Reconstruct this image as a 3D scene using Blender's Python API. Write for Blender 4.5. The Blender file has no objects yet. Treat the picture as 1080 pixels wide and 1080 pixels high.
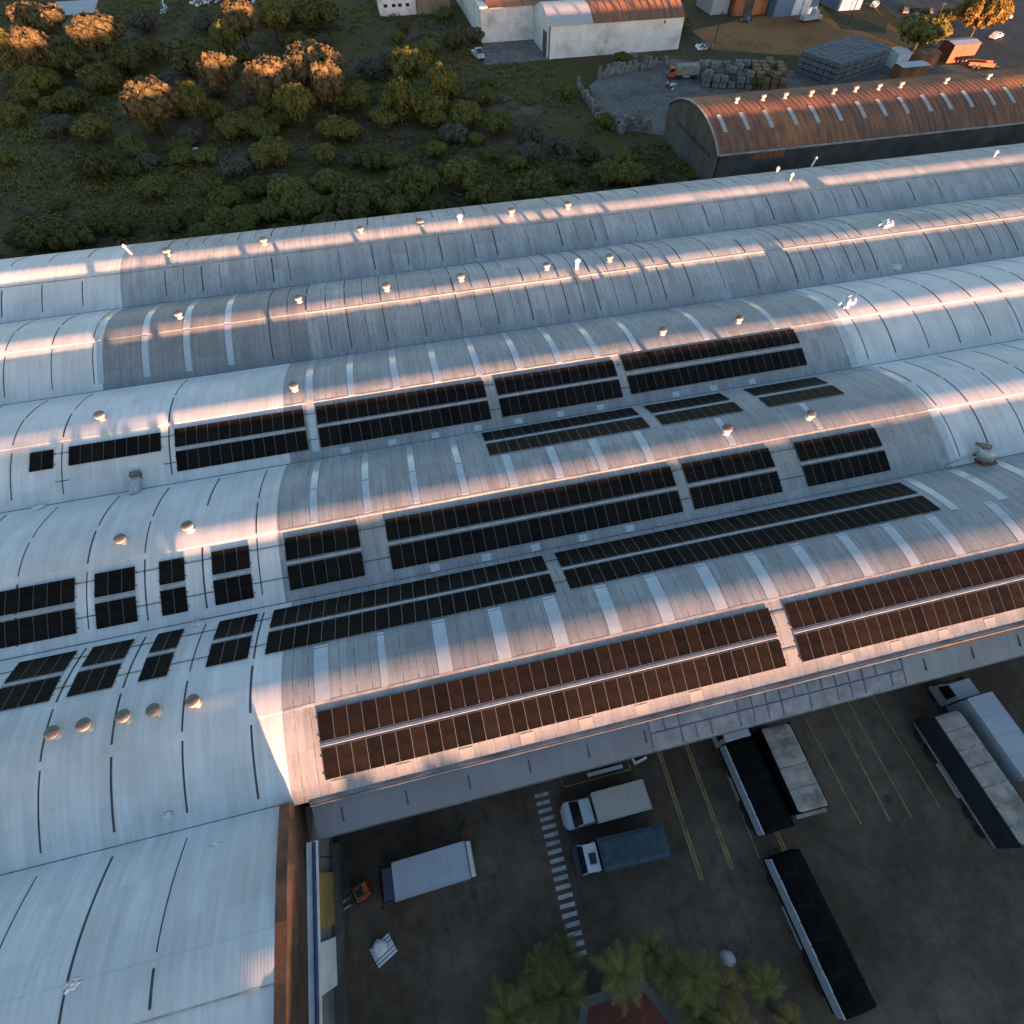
import bpy, math, random
from mathutils import Vector, Matrix
random.seed(7)
R = math.radians
scn = bpy.context.scene
COL = scn.collection

# ------------------------------------------------------------------ helpers
class MB:
    """collects faces and links them as ONE mesh object"""
    def __init__(s): s.v=[]; s.f=[]; s.m=[]; s.sm=[]
    def face(s, pts, m=0, smooth=False):
        b=len(s.v); s.v.extend([tuple(p) for p in pts]); s.f.append(list(range(b,b+len(pts)))); s.m.append(m); s.sm.append(smooth)
    def hexa(s, b, t, m=0):
        """b,t = four bottom / top points, counter-clockwise from above"""
        k=len(s.v); s.v.extend([tuple(p) for p in b]); s.v.extend([tuple(p) for p in t])
        for q in ((3,2,1,0),(4,5,6,7),(0,1,5,4),(1,2,6,5),(2,3,7,6),(3,0,4,7)):
            s.f.append([k+i for i in q]); s.m.append(m); s.sm.append(False)
    def box(s, x0,x1,y0,y1,z0,z1, m=0):
        s.hexa([(x0,y0,z0),(x1,y0,z0),(x1,y1,z0),(x0,y1,z0)],[(x0,y0,z1),(x1,y0,z1),(x1,y1,z1),(x0,y1,z1)],m)
    def taper(s, x0,x1,y0,y1,z0,z1, a,b,c,d, m=0):
        s.hexa([(x0,y0,z0),(x1,y0,z0),(x1,y1,z0),(x0,y1,z0)],[(x0+a,y0+c,z1),(x1-b,y0+c,z1),(x1-b,y1-d,z1),(x0+a,y1-d,z1)],m)
    def obox(s, c, ax, ay, az, m=0):
        c,ax,ay,az=map(Vector,(c,ax,ay,az))
        s.hexa([c-ax-ay-az,c+ax-ay-az,c+ax+ay-az,c-ax+ay-az],[c-ax-ay+az,c+ax-ay+az,c+ax+ay+az,c-ax+ay+az],m)
    def tube(s, p0,p1,r0,r1=None,n=8,m=0,caps=True,smooth=True):
        p0,p1=Vector(p0),Vector(p1); r1=r0 if r1 is None else r1
        d=(p1-p0).normalized(); a=d.orthogonal().normalized(); b=d.cross(a)
        k=len(s.v)
        for p,r in ((p0,r0),(p1,r1)):
            for i in range(n):
                t=2*math.pi*i/n; s.v.append(tuple(p+a*math.cos(t)*r+b*math.sin(t)*r))
        for i in range(n):
            j=(i+1)%n; s.f.append([k+i,k+j,k+n+j,k+n+i]); s.m.append(m); s.sm.append(smooth)
        if caps:
            s.f.append([k+i for i in reversed(range(n))]); s.m.append(m); s.sm.append(False)
            s.f.append([k+n+i for i in range(n)]); s.m.append(m); s.sm.append(False)
    def lathe(s, prof, n=16, c=(0,0,0), m=0, ms=None, smooth=True, rib=0.0):
        k=len(s.v)
        for (r,z) in prof:
            for i in range(n):
                t=2*math.pi*i/n; rr=r*(1-rib*(i%2))
                s.v.append((c[0]+rr*math.cos(t),c[1]+rr*math.sin(t),c[2]+z))
        for q in range(len(prof)-1):
            for i in range(n):
                j=(i+1)%n; s.f.append([k+q*n+i,k+q*n+j,k+(q+1)*n+j,k+(q+1)*n+i]); s.m.append(ms[q] if ms else m); s.sm.append(smooth)
        s.f.append([k+(len(prof)-1)*n+i for i in range(n)]); s.m.append(ms[-1] if ms else m); s.sm.append(False)
    def mesh(s, name, mats):
        me=bpy.data.meshes.new(name); me.from_pydata(s.v,[],s.f)
        for m in (mats if isinstance(mats,(list,tuple)) else [mats]): me.materials.append(m)
        me.polygons.foreach_set('material_index', s.m); me.polygons.foreach_set('use_smooth', s.sm)
        me.update(); return me
    def build(s, name, mats, parent=None, loc=None, rot=None):
        return link(name, s.mesh(name,mats), parent, loc, rot)

def link(name, me, parent=None, loc=None, rot=None):
    o=bpy.data.objects.new(name, me); COL.objects.link(o)
    if parent: o.parent=parent
    if loc is not None: o.location=loc
    if rot is not None: o.rotation_euler=rot
    return o
def tag(o, label=None, cat=None, group=None, kind=None):
    if label: o['label']=label
    if cat: o['category']=cat
    if group: o['group']=group
    if kind: o['kind']=kind
    return o
def thing(name, label, cat, loc=(0,0,0), rz=0, group=None):
    o=bpy.data.objects.new(name,None); COL.objects.link(o); o.empty_display_size=.3
    o.location=loc; o.rotation_euler=(0,0,rz); return tag(o,label,cat,group)
def copy_tree(o, parent=None):
    c=o.copy(); COL.objects.link(c)
    if parent: c.parent=parent
    for ch in list(o.children): copy_tree(ch,c)
    return c

# ------------------------------------------------------------------ materials
def nodes(name):
    m=bpy.data.materials.new(name); m.use_nodes=True
    nt=m.node_tree; b=nt.nodes['Principled BSDF']; return m,nt,b
def N(nt,t,**k):
    n=nt.nodes.new(t)
    for a,v in k.items():
        if a in n.inputs: n.inputs[a].default_value=v
        else: setattr(n,a,v)
    return n
def mapping(nt, scale=(1,1,1), src='Object'):
    tc=N(nt,'ShaderNodeTexCoord'); mp=N(nt,'ShaderNodeMapping'); mp.inputs['Scale'].default_value=scale
    nt.links.new(tc.outputs[src],mp.inputs['Vector']); return mp.outputs['Vector']
def noise(nt, vec, scale, detail=4, rough=.55):
    n=N(nt,'ShaderNodeTexNoise'); n.inputs['Scale'].default_value=scale; n.inputs['Detail'].default_value=detail; n.inputs['Roughness'].default_value=rough
    nt.links.new(vec,n.inputs['Vector']); return n.outputs['Fac']
def ramp(nt, fac, stops):
    r=N(nt,'ShaderNodeValToRGB'); e=r.color_ramp.elements
    while len(e)<len(stops): e.new(.5)
    for i,(p,c) in enumerate(stops):
        e[i].position=p; e[i].color=(c,c,c,1) if isinstance(c,(int,float)) else (*c,1)
    nt.links.new(fac,r.inputs['Fac']); return r.outputs['Color']
def mix(nt, fac, a, b, mode='MIX'):
    n=N(nt,'ShaderNodeMix',data_type='RGBA',blend_type=mode)
    for sock,v in ((n.inputs[0],fac),(n.inputs[6],a),(n.inputs[7],b)):
        if hasattr(v,'is_output'): nt.links.new(v,sock)
        elif isinstance(v,(int,float)): sock.default_value=v
        else: sock.default_value=(*v,1)
    return n.outputs[2]
def mth(nt, op, a, b=None, c=None):
    n=N(nt,'ShaderNodeMath',operation=op)
    for i,v in enumerate((a,b,c)):
        if v is None: continue
        if hasattr(v,'is_output'): nt.links.new(v,n.inputs[i])
        else: n.inputs[i].default_value=v
    return n.outputs[0]
def bump(nt,b,h,strength=.3,dist=.05):
    n=N(nt,'ShaderNodeBump'); n.inputs['Strength'].default_value=strength; n.inputs['Distance'].default_value=dist
    nt.links.new(h,n.inputs['Height']); nt.links.new(n.outputs['Normal'],b.inputs['Normal'])

def plain(name, col, rough=.6, metal=0., var=.25, scale=3., bmp=.0, dirt=None, spec=.5):
    m,nt,b=nodes(name); v=mapping(nt)
    f=noise(nt,v,scale,5)
    lo=tuple(c*(1-var) for c in col); hi=tuple(min(1,c*(1+var)) for c in col)
    c=ramp(nt,f,[(.3,lo),(.7,hi)])
    if dirt:
        g=ramp(nt,noise(nt,v,scale*.35,6,.7),[(.5,0.),(.68,1.)])
        c=mix(nt,g,c,dirt)
    nt.links.new(c,b.inputs['Base Color']); b.inputs['Roughness'].default_value=rough; b.inputs['Metallic'].default_value=metal
    b.inputs['Specular IOR Level'].default_value=spec
    if bmp: bump(nt,b,noise(nt,v,scale*4,4),bmp,.03)
    return m

def roof_mat(name, col, dash=.0, streak=.3, dirtcol=(.12,.13,.14), rough=.5, blotch=.25, spec=.5):
    """painted or weathered corrugated fibre-cement sheets; X runs along the vault"""
    m,nt,b=nodes(name)
    v=mapping(nt)
    big=noise(nt,mapping(nt,(.10,.16,.16)),1.,5,.6)
    st=noise(nt,mapping(nt,(2.3,.13,.13)),1.,5,.65)          # streaks down the slope
    fine=noise(nt,mapping(nt,(7.,.6,.6)),1.,3,.6)
    lo=tuple(c*(1-blotch) for c in col); hi=tuple(min(1,c*(1+blotch*.6)) for c in col)
    c=ramp(nt,big,[(.32,lo),(.66,hi)])
    k=ramp(nt,st,[(.40,1-streak),(.62,1.)]); c=mix(nt,1.,c,k,'MULTIPLY')
    k=ramp(nt,fine,[(.3,1-streak*.45),(.6,1.)]); c=mix(nt,1.,c,k,'MULTIPLY')
    s2=N(nt,'ShaderNodeSeparateXYZ'); nt.links.new(v,s2.inputs[0]); cb2=N(nt,'ShaderNodeCombineXYZ')
    nt.links.new(mth(nt,'FLOOR',mth(nt,'DIVIDE',s2.outputs[0],1.105)),cb2.inputs[0]); nt.links.new(mth(nt,'FLOOR',mth(nt,'DIVIDE',s2.outputs[1],2.6)),cb2.inputs[1])
    wn=N(nt,'ShaderNodeTexWhiteNoise',noise_dimensions='2D'); nt.links.new(cb2.outputs[0],wn.inputs['Vector'])
    amp=.16 if dash else .07
    c=mix(nt,1.,c,ramp(nt,wn.outputs['Value'],[(0.,1-amp),(.85,1.),(1.,1+amp*.6)]),'MULTIPLY')
    stn=ramp(nt,noise(nt,mapping(nt,(.55,.07,.07)),1.,6,.75),[(.60,0.),(.74,.30)]); c=mix(nt,stn,c,(.16,.155,.15))
    if dash:
        sx=N(nt,'ShaderNodeSeparateXYZ'); nt.links.new(v,sx.inputs[0])
        fx=mth(nt,'FRACT',mth(nt,'DIVIDE',sx.outputs[0],1.105))
        line=mth(nt,'LESS_THAN',mth(nt,'ABSOLUTE',mth(nt,'SUBTRACT',fx,.5)),.034)
        fy=mth(nt,'FRACT',mth(nt,'DIVIDE',sx.outputs[1],1.52))
        seg=mth(nt,'LESS_THAN',fy,.62)
        nz=ramp(nt,noise(nt,mapping(nt,(1.3,1.0,0)),1.,3),[(.36,0.),(.50,1.)])
        a=mth(nt,'MULTIPLY',mth(nt,'MULTIPLY',line,seg),nz)
        c=mix(nt,mth(nt,'MULTIPLY',a,dash*.8),c,dirtcol)
        jl=ramp(nt,noise(nt,mapping(nt,(.9,.22,0)),1.,4),[(.35,.06),(.65,.42)])
        c=mix(nt,mth(nt,'MULTIPLY',mth(nt,'MULTIPLY',line,jl),dash),c,dirtcol)
        sm=ramp(nt,noise(nt,mapping(nt,(3.1,.5,0)),1.,4,.7),[(.52,0.),(.70,.45)])
        c=mix(nt,mth(nt,'MULTIPLY',sm,dash),c,dirtcol)
        lap=mth(nt,'LESS_THAN',mth(nt,'ABSOLUTE',mth(nt,'SUBTRACT',fy,.85)),.022)
        c=mix(nt,mth(nt,'MULTIPLY',lap,dash*.14),c,dirtcol)
    nt.links.new(c,b.inputs['Base Color']); b.inputs['Roughness'].default_value=rough
    b.inputs['Specular IOR Level'].default_value=spec; b.inputs['Diffuse Roughness'].default_value=1.
    w=N(nt,'ShaderNodeTexWave',wave_type='BANDS',bands_direction='X'); w.inputs['Scale'].default_value=1.75
    nt.links.new(v,w.inputs['Vector'])
    h=mth(nt,'ADD',mth(nt,'MULTIPLY',w.outputs['Fac'],.35),mth(nt,'MULTIPLY',big,1.2)); bump(nt,b,h,.22,.06)
    return m

def rust_mat(name, base=(.15,.068,.040), bright=(.40,.16,.055), dark=(.075,.045,.033), axis='x'):
    m,nt,b=nodes(name); v=mapping(nt)
    st=noise(nt,mapping(nt,(1.2,.12,.12) if axis=='x' else (.12,1.2,.12)),1.,5,.65)
    big=noise(nt,mapping(nt,(.05,.09,.09)),1.,4)
    c=ramp(nt,st,[(.3,dark),(.5,base),(.72,tuple(x*1.4 for x in base))])
    g=ramp(nt,mth(nt,'ADD',mth(nt,'MULTIPLY',big,.75),mth(nt,'MULTIPLY',st,.35)),[(.54,0.),(.72,1.)])
    c=mix(nt,g,c,bright)
    gl=ramp(nt,noise(nt,mapping(nt,(.9,.35,.35)),1.,6,.7),[(.60,0.),(.70,.55)])
    c=mix(nt,gl,c,(.22,.21,.20))
    nt.links.new(c,b.inputs['Base Color']); b.inputs['Roughness'].default_value=.75
    return m

M={}
M['white_roof']=roof_mat('white_painted_sheet',(.66,.68,.69),0,.12,blotch=.13)
M['old_roof']=roof_mat('old_grey_sheet',(.345,.368,.388),.95,.10,blotch=.16)
M['dark_roof']=roof_mat('dark_grey_sheet',(.245,.26,.275),.95,.12,blotch=.2)
M['mid_roof']=roof_mat('faded_grey_sheet',(.40,.43,.455),.75,.11,blotch=.16)
M['tray']=plain('cable_tray_metal',(.33,.34,.35),.6,0,.2,2.)
M['patch']=plain('new_patch_sheet',(.235,.24,.245),.5,0,.08,1.5)
M['skylight']=plain('clear_sheet',(.38,.43,.47),.18,0,.10,1.5,spec=1.)
M['seam']=plain('bitumen_seam',(.045,.05,.058),.8,0,.4,2.)
M['valley']=plain('valley_gutter_metal',(.10,.115,.13),.6,0,.5,.6)
M['flash']=plain('ridge_flashing',(.30,.305,.31),.5,0,.35,.8,dirt=(.22,.20,.18))
M['alu']=plain('aluminium',(.23,.24,.25),.42,.55,.15,6.)
M['galv']=plain('galvanised',(.42,.43,.45),.5,.35,.25,5.)
M['galv_dull']=plain('dull_clear_sheet',(.30,.31,.32),.6,0,.3,2.)
M['vent_top']=plain('vent_cap_dull',(.13,.125,.12),.6,.3,.3,5.)
M['vent_side']=plain('vent_drum',(.36,.36,.36),.5,.1,.2,5.)
M['canopy']=roof_mat('canopy_sheet',(.165,.195,.235),0,.10,blotch=.2)
M['canopy_tile']=plain('canopy_blue_sheet',(.135,.155,.19),.5,0,.35,1.2)
M['rib']=plain('dull_blue_rib',(.085,.10,.135),.6,0,.4,1.)
M['canopy_pale']=roof_mat('canopy_pale_sheet',(.225,.245,.27),0,.14,blotch=.25)
M['wall']=plain('render_wall',(.17,.17,.17),.85,0,.3,.6,.2,dirt=(.08,.08,.08))
M['dark_wall']=plain('dark_concrete_wall',(.075,.075,.07),.9,0,.4,.35,.2,dirt=(.035,.035,.035))
M['white_wall']=plain('whitewashed_wall',(.62,.62,.63),.85,0,.12,.5,.15,dirt=(.34,.34,.35))
M['pale']=plain('pale_paint',(.60,.62,.64),.6,0,.15,1.)
M['black']=plain('black_rubber',(.012,.012,.013),.8,0,.3,6.)
M['tarp_black']=plain('black_tarpaulin',(.0028,.003,.0033),.8,0,.5,1.2,.35,spec=.08)
M['tarp_pale']=plain('dirty_pale_tarpaulin',(.235,.21,.185),.75,0,.3,1.1,.3,dirt=(.06,.055,.05))
M['taillight']=plain('red_lens',(.2,.01,.008),.3,0,.1,2.)
M['strap']=plain('dark_strap',(.115,.11,.10),.8,0,.4,3.)
M['tarp_teal']=plain('teal_tarpaulin',(.007,.026,.042),.6,0,.3,1.3,.3)
M['tarp_navy']=plain('navy_curtain',(.010,.014,.022),.6,0,.4,1.3,.2)
M['box_white']=plain('truck_box_white',(.27,.30,.345),.5,0,.1,.9)
M['box_beige']=plain('truck_box_beige',(.27,.25,.23),.6,0,.07,.9)
M['cab_white']=plain('cab_white',(.36,.39,.43),.3,0,.05,2.)
M['cab_navy']=plain('cab_dark_blue',(.03,.045,.075),.3,0,.2,2.)
M['glass']=plain('dark_glass',(.008,.009,.011),.12,0,.2,2.)
M['steel_dark']=plain('dark_steel',(.035,.035,.037),.6,.3,.3,4.)
M['orange']=plain('orange_paint',(.36,.085,.02),.5,0,.3,3.)
M['yellow']=plain('ochre_sheet',(.28,.19,.07),.6,0,.2,1.2)
M['blue_pipe']=plain('blue_pipe',(.03,.05,.13),.5,0,.2,2.)
M['line_yellow']=plain('worn_yellow_paint',(.27,.21,.06),.8,0,.3,1.5,dirt=(.06,.055,.04))
M['line_white']=plain('worn_white_paint',(.33,.34,.36),.8,0,.2,1.5,dirt=(.10,.10,.105))
M['rust']=rust_mat('rusty_sheet')
M['rust2']=rust_mat('rust_orange_sheet',(.22,.085,.035),(.42,.16,.055),(.07,.04,.03))
M['brown']=plain('brown_paint',(.16,.05,.025),.7,0,.3,1.)
M['bluewall']=plain('blue_wall',(.11,.16,.26),.7,0,.2,.8)
M['tan']=plain('tan_wall',(.20,.15,.105),.85,0,.25,.7)
M['pallet_grey']=plain('concrete_blocks',(.105,.118,.135),.9,0,.35,2.,.3)
M['pallet_dark']=plain('dark_concrete_blocks',(.05,.056,.065),.9,0,.35,2.)  # darker grey for the pallet runners and some rubble
M['pallet_tan']=plain('clay_blocks',(.17,.10,.055),.9,0,.35,2.,.3)
M['rubble']=plain('rubble',(.15,.145,.14),.95,0,.5,1.2,.4)
M['bark']=plain('bark',(.05,.038,.027),.9,0,.4,4.,.4)
M['palm_bark']=plain('palm_bark',(.07,.055,.04),.9,0,.4,4.,.4)
M['redtile']=plain('dark_red_roof',(.10,.018,.010),.8,0,.25,2.,.3)

def brick():
    m,nt,b=nodes('old_brick'); v=mapping(nt,(1,1,1))
    sx=N(nt,'ShaderNodeSeparateXYZ'); nt.links.new(v,sx.inputs[0])
    cb=N(nt,'ShaderNodeCombineXYZ'); nt.links.new(sx.outputs[1],cb.inputs[0]); nt.links.new(mth(nt,'ADD',sx.outputs[2],sx.outputs[0]),cb.inputs[1])
    t=N(nt,'ShaderNodeTexBrick'); nt.links.new(cb.outputs[0],t.inputs['Vector'])
    t.inputs['Scale'].default_value=2.2; t.inputs['Color1'].default_value=(.19,.07,.03,1); t.inputs['Color2'].default_value=(.13,.05,.025,1); t.inputs['Mortar'].default_value=(.07,.05,.04,1); t.inputs['Mortar Size'].default_value=.03
    g=ramp(nt,noise(nt,v,.55,6,.7),[(.50,0.),(.66,.8)])
    c=mix(nt,g,t.outputs['Color'],(.035,.028,.024)); nt.links.new(c,b.inputs['Base Color']); b.inputs['Roughness'].default_value=.9
    return m
M['brick']=brick()
M['shade_brick']=plain('shade_darkened_brick',(.034,.026,.021),.9,0,.6,.9,.3,dirt=(.085,.04,.022))  # parapet sides: their shade is put into the colour, along with black stains

def panel_mat():
    m,nt,b=nodes('solar_glass')
    oi=N(nt,'ShaderNodeObjectInfo')
    c=ramp(nt,oi.outputs['Random'],[(0.,(.0075,.0068,.0068)),(1.,(.0135,.0108,.0094))])
    g=ramp(nt,noise(nt,mapping(nt,(1.2,1.2,1.2)),1.,3),[(.35,.75),(.7,1.25)])
    c=mix(nt,1.,c,g,'MULTIPLY')
    nt.links.new(c,b.inputs['Base Color']); b.inputs['Roughness'].default_value=.34
    b.inputs['Specular IOR Level'].default_value=.025
    b.inputs['Sheen Weight'].default_value=.0; b.inputs['Sheen Roughness'].default_value=.6; b.inputs['Sheen Tint'].default_value=(.9,.75,.6,1)
    return m
M['pv']=panel_mat()

def asphalt():
    m,nt,b=nodes('yard_concrete'); v=mapping(nt)
    a=noise(nt,v,.10,6,.62); f=noise(nt,v,1.1,5,.6); sp=noise(nt,v,9.,3)
    c=ramp(nt,a,[(.30,(.052,.0365,.0255)),(.5,(.092,.068,.049)),(.70,(.155,.120,.092))])
    c=mix(nt,1.,c,ramp(nt,f,[(.3,.72),(.65,1.1)]),'MULTIPLY'); c=mix(nt,1.,c,ramp(nt,sp,[(.3,.85),(.7,1.1)]),'MULTIPLY')
    st=ramp(nt,noise(nt,v,.42,3,.5),[(.66,0.),(.74,.75)]); c=mix(nt,st,c,(.028,.025,.022))
    bt=N(nt,'ShaderNodeTexBrick'); bt.offset=.5; bt.inputs['Scale'].default_value=.16; bt.inputs['Color1'].default_value=(.94,.94,.94,1); bt.inputs['Color2'].default_value=(1.04,1.04,1.04,1); bt.inputs['Mortar'].default_value=(.90,.90,.90,1); bt.inputs['Mortar Size'].default_value=.004; nt.links.new(v,bt.inputs['Vector'])
    c=mix(nt,1.,c,bt.outputs['Color'],'MULTIPLY')
    tt=ramp(nt,noise(nt,mapping(nt,(1.6,.10,.1)),1.,4,.6),[(.56,0.),(.68,.35)]); c=mix(nt,tt,c,(.03,.027,.023))
    # cracks and slab joints
    vo=N(nt,'ShaderNodeTexVoronoi',feature='DISTANCE_TO_EDGE'); vo.inputs['Scale'].default_value=.16; nt.links.new(v,vo.inputs['Vector'])
    cr=ramp(nt,vo.outputs['Distance'],[(.0,.16),(.010,0.)]); c=mix(nt,cr,c,(.018,.017,.016))
    nt.links.new(c,b.inputs['Base Color']); b.inputs['Roughness'].default_value=.9; b.inputs['Specular IOR Level'].default_value=.25
    bump(nt,b,sp,.2,.02); return m
M['asphalt']=asphalt()
def soilmix(name, stops, scale=.06, fine=1.2):
    m,nt,b=nodes(name); v=mapping(nt)
    a=noise(nt,v,scale,7,.65); f=noise(nt,v,fine,6,.7)
    c=ramp(nt,a,stops); c=mix(nt,1.,c,ramp(nt,f,[(.28,.45),(.7,1.35)]),'MULTIPLY')
    nt.links.new(c,b.inputs['Base Color']); b.inputs['Roughness'].default_value=.95; b.inputs['Specular IOR Level'].default_value=.1
    bump(nt,b,f,.6,.3); return m
M['field']=soilmix('scrub_ground',[(.30,(.052,.042,.018)),(.44,(.072,.064,.019)),(.56,(.085,.062,.034)),(.68,(.150,.115,.080))],.045)
M['gravel']=soilmix('pale_gravel',[(.3,(.085,.08,.075)),(.7,(.19,.185,.175))],.12)
M['concrete']=soilmix('courtyard_concrete',[(.3,(.12,.118,.113)),(.7,(.19,.188,.182))],.15,.8)
M['soil']=soilmix('orange_soil',[(.3,(.15,.080,.038)),(.6,(.29,.145,.06)),(.8,(.19,.11,.06))],.05)
M['verge']=soilmix('weedy_verge',[(.3,(.045,.05,.018)),(.55,(.075,.060,.035)),(.75,(.10,.075,.05))],.08)
M['road']=soilmix('road_asphalt',[(.3,(.060,.060,.060)),(.7,(.10,.10,.10))],.1)

def leaf(name, cols, rough=.6):
    m,nt,b=nodes(name); oi=N(nt,'ShaderNodeObjectInfo')
    ge=N(nt,'ShaderNodeNewGeometry')
    c=ramp(nt,mth(nt,'FRACT',mth(nt,'ADD',mth(nt,'MULTIPLY',ge.outputs['Random Per Island'],.55),mth(nt,'MULTIPLY',oi.outputs['Random'],.6))),[(i/(len(cols)-1),k) for i,k in enumerate(cols)])
    nt.links.new(c,b.inputs['Base Color']); b.inputs['Roughness'].default_value=rough; b.inputs['Specular IOR Level'].default_value=.2
    tr=N(nt,'ShaderNodeBsdfTranslucent'); nt.links.new(c,tr.inputs['Color'])
    mx=N(nt,'ShaderNodeMixShader'); mx.inputs[0].default_value=.25
    nt.links.new(b.outputs[0],mx.inputs[1]); nt.links.new(tr.outputs[0],mx.inputs[2])
    nt.links.new(mx.outputs[0],nt.nodes['Material Output'].inputs['Surface']); return m
M['leaf_green']=leaf('foliage_green',[(0.0734,0.0787,0.0197),(0.1175,0.1136,0.0256),(0.1615,0.1442,0.0354)])
M['leaf_dark']=leaf('foliage_dark',[(0.0497,0.0540,0.0175),(0.0820,0.0821,0.0233),(0.1093,0.0994,0.0311)])
M['leaf_grey']=leaf('foliage_grey',[(0.0669,0.0669,0.0528),(0.0915,0.0880,0.0704),(0.1232,0.1126,0.0880)])
M['leaf_dry']=leaf('foliage_dry',[(0.0780,0.0675,0.0304),(0.1205,0.0972,0.0445),(0.1701,0.1148,0.0607)])
M['leaf_ochre']=leaf('foliage_ochre',[(.11,.080,.022),(.16,.11,.03),(.20,.13,.04)])
M['palm']=leaf('palm_fronds',[(0.0468,0.0585,0.0195),(0.0936,0.0975,0.0273),(0.1658,0.1462,0.0390)])
M['palm_warm']=leaf('palm_fronds_dry',[(0.0612,0.0612,0.0163),(0.1360,0.1061,0.0272),(0.2312,0.1360,0.0408)])

# ------------------------------------------------------------------ roof geometry
ZV=7.5; W=15.0
def arc(s, h=1.0):
    b=4*s*(1-s); return W*b*(.1493+.0216*(b-1))*h
RISE={0:.94,1:1.,2:1.,3:1.,4:1.,5:1.16,6:1.6}  # last vault is out of view, its rise enlarged to throw shade northward
def roofpt(n, x, s, lift=0.):
    h=RISE[n]; ds=1e-3
    y=15-15*n-15*s; z=ZV+arc(s,h)
    ty,tz=-15*2*ds, arc(s+ds,h)-arc(s-ds,h)
    L=math.hypot(ty,tz); ny,nz=tz/L*1.0,-ty/L
    return Vector((x, y+ny*lift, z+nz*lift))
def roofstrip(mb, n, x0,x1,s0,s1, lift=.03, th=.0, m=0, k=None, smooth=True):
    """sheet that follows the arc; th>0 adds skirts down to the roof"""
    k=k or max(2,int(abs(s1-s0)*40)); ss=[s0+(s1-s0)*i/k for i in range(k+1)]
    A=[roofpt(n,x0,s,lift) for s in ss]; B=[roofpt(n,x1,s,lift) for s in ss]
    b=len(mb.v); mb.v.extend(map(tuple,A)); mb.v.extend(map(tuple,B))
    for i in range(k):
        mb.f.append([b+i,b+i+1,b+k+1+i+1,b+k+1+i]); mb.m.append(m); mb.sm.append(smooth)
    if th:
        A2=[roofpt(n,x0,s,lift-th) for s in ss]; B2=[roofpt(n,x1,s,lift-th) for s in ss]
        for i in range(k):
            mb.face([A[i],A2[i],A2[i+1],A[i+1]],m); mb.face([B[i],B[i+1],B2[i+1],B2[i]],m)
        mb.face([A[0],B[0],B2[0],A2[0]],m); mb.face([A[-1],A2[-1],B2[-1],B[-1]],m)

XW,XE=-95.,150.
XP=-13.6                                     # inner line of the brick parapet
grid=[-15.55-4.45*i for i in range(0,18)]
# bands of sheet kind along each vault: (x0,x1,material)
BANDS={0:[(XW,-33.9,0),(-33.9,24.5,2),(24.5,XE,2)],
       1:[(XW,-33.4,0),(-33.4,-11.2,3),(-11.2,6.5,1),(6.5,XE,2)],
       2:[(XW,-13.6,0),(-13.6,48.3,1),(48.3,XE,0)],
       3:[(XW,-14.0,0),(-14.0,49.6,1),(49.6,XE,0)],
       4:[(XW,-13.5,0),(-13.5,XE,1)],
       5:[(XW,XP,0)],6:[(XW,XP,0)]}
SEAMS={0:[-56.3,-51.8,-47.4,-42.9,-38.3,-28.6,-24.2,-19.8,-15.5,-11.4,-2.6,1.9,6.4,10.9,13.9,23.1,27.9,31.4,36.9,45.0,50.1,55.2,62.5,69.2,70.6,78.8,88.3,97.4,106.,114.],
       1:[-52,-47.6,-43.1,-38.4,-34.2,-15.4,-11.1,-6.6,-2.4,2.1,6.4,10.9,15.1,19.6,23.6,28.4,32.3,35.9,44.9,50.4,54.,58.5,62.1,71.1,75.3,79.6,83.9,92.5,97,106],
       2:[-47.4,-43,-38.5,-34.1,-24.5,50.6,54.2,58.6,62.8,67.,71.3,75.6,80,84.4,88.8],
       3:[-43,-38.6,-34.2,-29,-24.6,-20.1,-15.7,50.8,54.3,58.7,63,67.4,71.8,76.2],
       4:[-38.,-33.5,-29,-24.6,-20.1,-15.6],
       5:[-38,-33.4,-28.9,-24.5,-20.],6:[-38,-33.4,-28.9,-24.5,-20.]}
TRIM={0:(.42,.685),1:(.36,.61),2:(.34,.61),3:(.355,.615),4:(.36,.63),5:(.435,.60),6:(.36,.62)}
factory=thing('barrel_roof_factory','long factory of pale corrugated barrel vaults side by side, solar panels on its roofs','factory',(0,0,0))
HSTEP=.035
vaults=[]
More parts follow.
